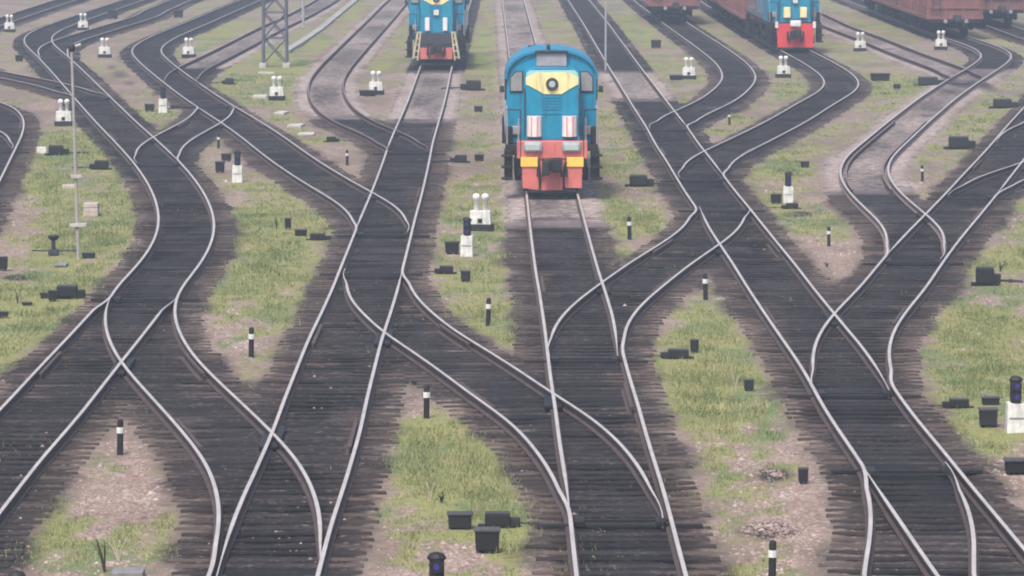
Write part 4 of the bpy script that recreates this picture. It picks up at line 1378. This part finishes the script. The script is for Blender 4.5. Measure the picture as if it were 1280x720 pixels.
mast = empty('lattice_mast', ground_at(344, 83))
tag(mast, 'dark steel lattice mast rising out of the top of the photo', 'mast')
hw = 0.58
m = MB(); Hm = 14.0
def mw(z): return hw * (1 - 0.16 * z / Hm)
for sx in (-1, 1):
    for sy in (-1, 1):
        leg = MB(); leg.tube((sx * hw, sy * hw, -0.05), (sx * mw(Hm), sy * mw(Hm), Hm), 0.075, 0.06, n=4); leg.build('leg', M_MAST, mast)
        MB().box((sx * hw, sy * hw, 0.06), (0.34, 0.34, 0.26), bevel=0.03).build('footing', M_CONC, mast)
nz = 11
for k in range(nz):
    z0, z1 = 0.15 + k * Hm / nz * 0.985, 0.15 + (k + 1) * Hm / nz * 0.985
    a, b_ = mw(z0), mw(z1)
    for s in (-1, 1):
        for fa in (0, 1):
            def q(u, w_, z): return (u, s * w_, z) if fa == 0 else (s * w_, u, z)
            m.tube(q(-a, a, z0), q(b_, b_, z1), 0.028, n=4); m.tube(q(a, a, z0), q(-b_, b_, z1), 0.028, n=4)
            m.tube(q(-b_, b_, z1), q(b_, b_, z1), 0.032, n=4)
m.build('bracing', M_MAST, mast)

# ------------------------------------------------------------------ concrete bits, spoil, weeds
def slab(px, py, size, label, material=M_CONC, cat='concrete slab', name='concrete_slab', rz=0.0):
    p = ground_at(px, py)
    b = MB(); b.box((0, 0, size[2] / 2 - 0.02), size, bevel=0.02)
    o = b.build(name, material, None, p); o.rotation_euler = (random.uniform(-.03, .03), random.uniform(-.03, .03), rz)
    tag(o, label, cat)
    return o


slab(87, 235, (0.46, 0.7, 0.12), 'pale concrete slab lying left of the slender pole', M_CONCP, rz=0.1)
slab(52, 191, (0.32, 0.3, 0.22), 'small white block in the grass beside the dark machine at left', M_WHITE, rz=0.1)
slab(160, 721, (0.45, 0.4, 0.12), 'grey slab in the grass at the bottom edge, lower left', M_LID)
slab(333, 92, (0.75, 0.8, 0.10), 'white concrete slab at the foot of the lattice mast', M_CONC)
slab(325, 122, (0.6, 0.9, 0.12), 'pale slab left of the indicator box below the lattice mast', M_CONC)
slab(352, 142, (0.40, 1.4, 0.10), 'upper pale concrete cover in the row below the lattice mast', M_CONC, rz=-0.1)
slab(370, 158, (0.55, 1.0, 0.10), 'middle pale concrete cover in the row below the lattice mast', M_CONC, rz=-0.1)
slab(383, 168, (0.60, 0.9, 0.08), 'lowest pale concrete cover in the row below the lattice mast', M_CONC)
slab(77, 331, (0.3, 0.6, 0.06), 'thin grey board in the grass below the dark switch stand', M_LID)

pile = empty('concrete_stack', ground_at(114, 270))
tag(pile, 'stack of pinkish concrete blocks right of the slender pole', 'concrete blocks')
for k in range(3):
    MB().box((random.uniform(-.02, .02), k * 0.05, 0.06 + 0.125 * k), (0.42, 0.5, 0.115), bevel=0.015).build('block', M_CONCP, pile)

# long trough of concrete lids running away right of the mast
tp = [at(x, y) for x, y in ((357, 66), (378, 53), (400, 38), (424, 18), (446, 0), (470, -24))]
org = tp[0].copy()
V, Fc = [], []
for i, p in enumerate(tp):
    a = tp[max(0, i - 1)]; b_ = tp[min(len(tp) - 1, i + 1)]
    d = (b_ - a).normalized(); nrm = Vector((d.y, -d.x, 0)) * 0.2
    for s, z in ((-1, -0.05), (-1, 0.13), (1, 0.13), (1, -0.05)):
        V.append(tuple(p + nrm * s - org + Vector((0, 0, z))))
for i in range(len(tp) - 1):
    for k in range(4):
        Fc.append((i * 4 + k, i * 4 + (k + 1) % 4, i * 4 + 4 + (k + 1) % 4, i * 4 + 4 + k))
Fc += [(0, 1, 2, 3), tuple(len(V) - 4 + k for k in (3, 2, 1, 0))]
tr = mesh_np('cable_trough', V, Fc, mat('stained_concrete', (0.33, 0.315, 0.30), 0.9, 0, 0.4, 0.9)); tr.location = org
tag(tr, 'long pale concrete cable trough running away right of the lattice mast', 'cable trough')


def weed(px, py, h, label, material, n=5, leaves=0, spread=0.4):
    p = ground_at(px, py)
    root = empty('weed', p)
    tag(root, label, 'weed')
    b = MB()
    tips = []
    for k in range(n):
        a = random.uniform(0, 6.28); l = random.uniform(0.1, spread) * h
        hh = h * random.uniform(0.55, 1.0)
        mid = Vector((math.cos(a) * l * 0.35, math.sin(a) * l * 0.35, hh * 0.55)); tip = Vector((math.cos(a) * l, math.sin(a) * l, hh))
        b.tube((0, 0, -0.03), mid, 0.014, 0.010, n=5); b.tube(mid, tip, 0.010, 0.005, n=5)
        tips += [mid, tip]
    b.build('stalk', material, root)
    if leaves:
        V, Fc = [], []
        for k in range(leaves):
            c = random.choice(tips) * random.uniform(0.5, 1.05)
            d = Vector((random.uniform(-1, 1), random.uniform(-1, 1), random.uniform(-.3, .8))).normalized() * random.uniform(0.03, 0.06)
            e = d.cross(Vector((0, 0, 1))).normalized() * 0.014
            i = len(V); V += [tuple(c), tuple(c + d * 0.5 + e), tuple(c + d), tuple(c + d * 0.5 - e)]; Fc.append((i, i + 1, i + 2, i + 3))
        mesh_np('leaves', V, Fc, M_LEAF, root)


weed(131, 716, 0.50, 'dark twiggy weed at the bottom left in front of the pale leaning stalk', M_TWIGD, 7, 14)
weed(148, 700, 0.38, 'pale leaning dry stalk right of the dark twiggy weed, bottom left', M_TWIG, 3, 0, 0.8)
weed(607, 357, 0.40, 'pale forked dry stalk right of the middle dwarf signal', M_TWIG, 3)
weed(919, 486, 0.46, 'pale dry stalk beside the lone black box on the right grass island', M_TWIG, 4)
weed(346, 286, 0.36, 'thin dark weed left of the narrow upright black box', M_TWIGD, 4, 10, 0.25)
weed(22, 379, 0.34, 'thin dark weed on the left verge near the flat sunken lid', M_TWIGD, 4, 8, 0.3)
weed(1034, 334, 0.14, 'small dark green weed on gravel above the lower right switch', M_TWIGD, 7, 50, 0.9)
weed(538, 624, 0.34, 'reddish thin weed above the three black boxes at the bottom', M_TWIG, 4, 0, 0.4)
weed(552, 628, 0.14, 'small dark weed clump left above the three black boxes', M_TWIGD, 8, 60, 0.8)
weed(40, 92, 0.28, 'pale yellowish weed in the upper left corner', M_TWIG, 9, 30, 0.7)
weed(518, 482, 0.12, 'small dark weed at the edge of the diagonal track', M_TWIGD, 8, 50, 0.9)
weed(1250, 338, 0.2, 'small dark weed right of the big black point machine on the right verge', M_TWIGD, 7, 40, 0.8)
weed(920, 432, 0.3, 'pale dry stalk right of the central switch machine', M_TWIG, 3, 0, 0.9)

# ------------------------------------------------------------------ grass and loose stones (stuff)
def scatter(n, ylo, yhi, accept):
    """points spread evenly over the photo's view of the ground, kept by a chance field"""
    out = []
    while sum(len(o) for o in out) < n:
        u = RNG.uniform(-60, 1340, 60000); t = RNG.uniform(0, 1, 60000)
        y = ylo * (yhi / ylo) ** t
        x = (u - 640) * y / F
        keep = RNG.uniform(0, 1, len(x)) < accept(x, y)
        out.append(np.stack([x[keep], y[keep]], -1))
    return np.concatenate(out)[:n]


def clear_of(x, y):
    """trodden ground in front of the equipment"""
    k = np.ones(x.shape)
    for cx, cy in CLEAR:
        k = np.where((np.abs(x - cx) < 0.42) & (y < cy + 0.4) & (y > cy - 1.3), 0.12, k)
    return k


def grass_chance(x, y):
    v = veg_field(x, y); d, _ = bed_field(x, y)
    bedtuft = np.clip((fbm(x * 0.7, y * 0.25, 91, 3) - 0.60) * 1.6, 0, 0.12) * (d < 1.3)
    return bedtuft + np.clip((v - 0.42) / 0.8, 0, 1) ** 1.2 * np.clip((d - 1.12) / 0.5, 0, 1) * clear_of(x, y)


def ground_z(x, y):
    d, _ = bed_field(x, y)
    return (fbm(x * 0.35, y * 0.2, 33, 3) - 0.5) * 0.16 * np.clip((d - 1.6) / 1.2, 0, 1) - 0.02


def tri_object(name, P, material):
    n = len(P)
    mm = bpy.data.meshes.new(name)
    mm.vertices.add(n * 3); mm.vertices.foreach_set('co', P.reshape(-1).astype(np.float32))
    mm.loops.add(n * 3); mm.loops.foreach_set('vertex_index', np.arange(n * 3, dtype=np.int32))
    mm.polygons.add(n)
    mm.polygons.foreach_set('loop_start', np.arange(0, n * 3, 3, dtype=np.int32))
    mm.polygons.foreach_set('loop_total', np.full(n, 3, dtype=np.int32))
    mm.update(calc_edges=True)
    mm.materials.append(material)
    o = bpy.data.objects.new(name, mm); COL.objects.link(o); o['kind'] = 'stuff'
    return o


def grass_mat(name, stops):
    m, nt, b = new_mat(name)
    N, Lk = nt.nodes, nt.links
    g = N.new('ShaderNodeNewGeometry')
    n = N.new('ShaderNodeTexNoise'); n.inputs['Scale'].default_value = 0.6; n.inputs['Detail'].default_value = 4
    Lk.new(g.outputs['Position'], n.inputs['Vector'])
    a = N.new('ShaderNodeMath'); a.operation = 'MULTIPLY_ADD'
    Lk.new(g.outputs['Random Per Island'], a.inputs[0]); a.inputs[1].default_value = 0.55
    s = N.new('ShaderNodeMath'); s.operation = 'MULTIPLY_ADD'; Lk.new(n.outputs['Fac'], s.inputs[0]); s.inputs[1].default_value = 1.2; s.inputs[2].default_value = -0.38
    Lk.new(s.outputs[0], a.inputs[2])
    r = N.new('ShaderNodeValToRGB'); e = r.color_ramp.elements
    while len(e) < len(stops): e.new(0.5)
    for k, (p, c) in enumerate(stops): e[k].position = p; e[k].color = (*c, 1)
    Lk.new(a.outputs[0], r.inputs['Fac']); Lk.new(r.outputs['Color'], b.inputs['Base Color'])
    b.inputs['Roughness'].default_value = 0.8; b.inputs['Specular IOR Level'].default_value = 0.2
    return m


NB = 230000
pts = scatter(NB, 52, 190, grass_chance)
# gather into tufts
pts[:, 0] += RNG.normal(0, 0.03, NB); pts[:, 1] += RNG.normal(0, 0.06, NB)
vv = np.clip(veg_field(pts[:, 0], pts[:, 1]), 0.1, 1.3)
h = RNG.gamma(2.2, 0.016, NB) * (0.45 + 0.75 * vv) * (0.6 + 0.9 * fbm(pts[:, 0] * 1.2, pts[:, 1] * 0.6, 51, 3))
ang = RNG.uniform(0, 2 * np.pi, NB)
lean = RNG.uniform(0.1, 0.75, NB) * h
w = (0.006 + 0.004 * RNG.uniform(0, 1, NB)) * np.clip(pts[:, 1] / 70, 1, 2.2)
z0 = ground_z(pts[:, 0], pts[:, 1])
P = np.zeros((NB, 3, 3))
ca, sa = np.cos(ang), np.sin(ang)
wa = RNG.uniform(-0.6, 0.6, NB)
P[:, 0] = np.stack([pts[:, 0] - w * np.cos(wa), pts[:, 1] - w * np.sin(wa), z0], -1)
P[:, 1] = np.stack([pts[:, 0] + w * np.cos(wa), pts[:, 1] + w * np.sin(wa), z0], -1)
P[:, 2] = np.stack([pts[:, 0] + ca * lean, pts[:, 1] + sa * lean, z0 + h], -1)
M_GRASS = grass_mat('grass_blade', [(0.08, (0.062, 0.095, 0.042)), (0.35, (0.14, 0.18, 0.072)), (0.6, (0.235, 0.245, 0.105)), (0.85, (0.40, 0.35, 0.21))])
tri_object('grass', P, M_GRASS)


def stone_chance(x, y):
    v = veg_field(x, y); d, lt = bed_field(x, y)
    open_ = np.clip((0.62 - v) / 0.5, 0, 1) * np.clip((d - 1.2) / 0.4, 0, 1)
    return np.clip(open_ + 0.05 * (d < 1.5), 0, 1)


NS = 60000
pts = scatter(NS, 52, 130, stone_chance)
z0 = ground_z(pts[:, 0], pts[:, 1])
V = []
sz = RNG.gamma(2.5, 0.007, NS) + 0.010
base = np.array([(1, 0, 0), (0, 1, 0), (-1, 0, 0), (0, -1, 0), (0, 0, 1)], float)
tris = [(0, 1, 4), (1, 2, 4), (2, 3, 4), (3, 0, 4)]
jit = 1 + RNG.uniform(-0.35, 0.35, (NS, 5, 3))
C = base[None] * jit * sz[:, None, None] * np.array([1, 1, 0.7])
th = RNG.uniform(0, 6.28, NS); c_, s_ = np.cos(th)[:, None], np.sin(th)[:, None]
Cx = C[..., 0] * c_ - C[..., 1] * s_ + pts[:, 0:1]; Cy = C[..., 0] * s_ + C[..., 1] * c_ + pts[:, 1:2]
C = np.stack([Cx, Cy, C[..., 2] + z0[:, None]], -1)
vi = C.reshape(-1, 3)
fi = (np.arange(NS)[:, None, None] * 5 + np.array(tris)[None]).reshape(-1, 3)
gm = bpy.data.meshes.new('gravel')
gm.vertices.add(len(vi)); gm.vertices.foreach_set('co', vi.astype(np.float32).ravel())
gm.loops.add(fi.size); gm.loops.foreach_set('vertex_index', fi.astype(np.int32).ravel())
gm.polygons.add(len(fi)); gm.polygons.foreach_set('loop_start', np.arange(0, fi.size, 3, dtype=np.int32))
gm.polygons.foreach_set('loop_total', np.full(len(fi), 3, dtype=np.int32)); gm.update(calc_edges=True)
gm.materials.append(grass_mat('gravel_stone', [(0.1, (0.13, 0.093, 0.080)), (0.4, (0.25, 0.18, 0.155)), (0.7, (0.35, 0.27, 0.24)), (0.95, (0.50, 0.42, 0.385))]))
go = bpy.data.objects.new('gravel', gm); COL.objects.link(go); go['kind'] = 'stuff'


# ------------------------------------------------------------------ haze
hz = MB(); hz.box((0, 475, 14.5), (1040, 1480, 32.0))
hm = bpy.data.materials.new('haze_air'); hm.use_nodes = True
nt = hm.node_tree; nt.nodes.clear()
ov = nt.nodes.new('ShaderNodeOutputMaterial'); pv = nt.nodes.new('ShaderNodeVolumePrincipled')
pv.inputs['Color'].default_value = (0.60, 0.71, 0.86, 1); pv.inputs['Density'].default_value = 0.00108
pv.inputs['Anisotropy'].default_value = 0.0
nt.links.new(pv.outputs[0], ov.inputs['Volume'])
ho = hz.build('haze', hm); ho['kind'] = 'stuff'

# ------------------------------------------------------------------ camera, light, render
cam = bpy.data.cameras.new('camera'); co = bpy.data.objects.new('camera', cam); COL.objects.link(co)
co.location = (0, 0, CAM_H)
co.rotation_euler = (math.pi / 2 - PITCH, 0, 0)
cam.sensor_width = 36.0; cam.lens = F / 1280.0 * 36.0
cam.clip_start = 0.5; cam.clip_end = 4000
S.camera = co

SUN_EL, SUN_AZ = math.radians(58), math.radians(200)     # high, behind the camera, veiled by cloud
w = bpy.data.worlds.new('World'); S.world = w; w.use_nodes = True
nt = w.node_tree
bg = nt.nodes['Background']
sky = nt.nodes.new('ShaderNodeTexSky'); sky.sky_type = 'NISHITA'; sky.sun_disc = False
sky.sun_elevation = SUN_EL; sky.sun_rotation = SUN_AZ
sky.air_density = 1.0; sky.dust_density = 4.0; sky.ozone_density = 0.6
nt.links.new(sky.outputs[0], bg.inputs['Color']); bg.inputs['Strength'].default_value = 0.11
sun = bpy.data.lights.new('sun', 'SUN'); so = bpy.data.objects.new('sun', sun); COL.objects.link(so)
sun.energy = 1.8; sun.angle = math.radians(11); sun.color = (1.0, 0.96, 0.89)
dirv = Vector((math.sin(SUN_AZ) * math.cos(SUN_EL), math.cos(SUN_AZ) * math.cos(SUN_EL), math.sin(SUN_EL)))
so.rotation_euler = dirv.to_track_quat('Z', 'Y').to_euler()

S.view_settings.view_transform = 'Standard'; S.view_settings.look = 'None'
S.view_settings.exposure = 0.95; S.view_settings.gamma = 1.0; S.view_settings.use_curve_mapping = False
S.cycles.volume_bounces = 0
S.cycles.filter_width = 2.0
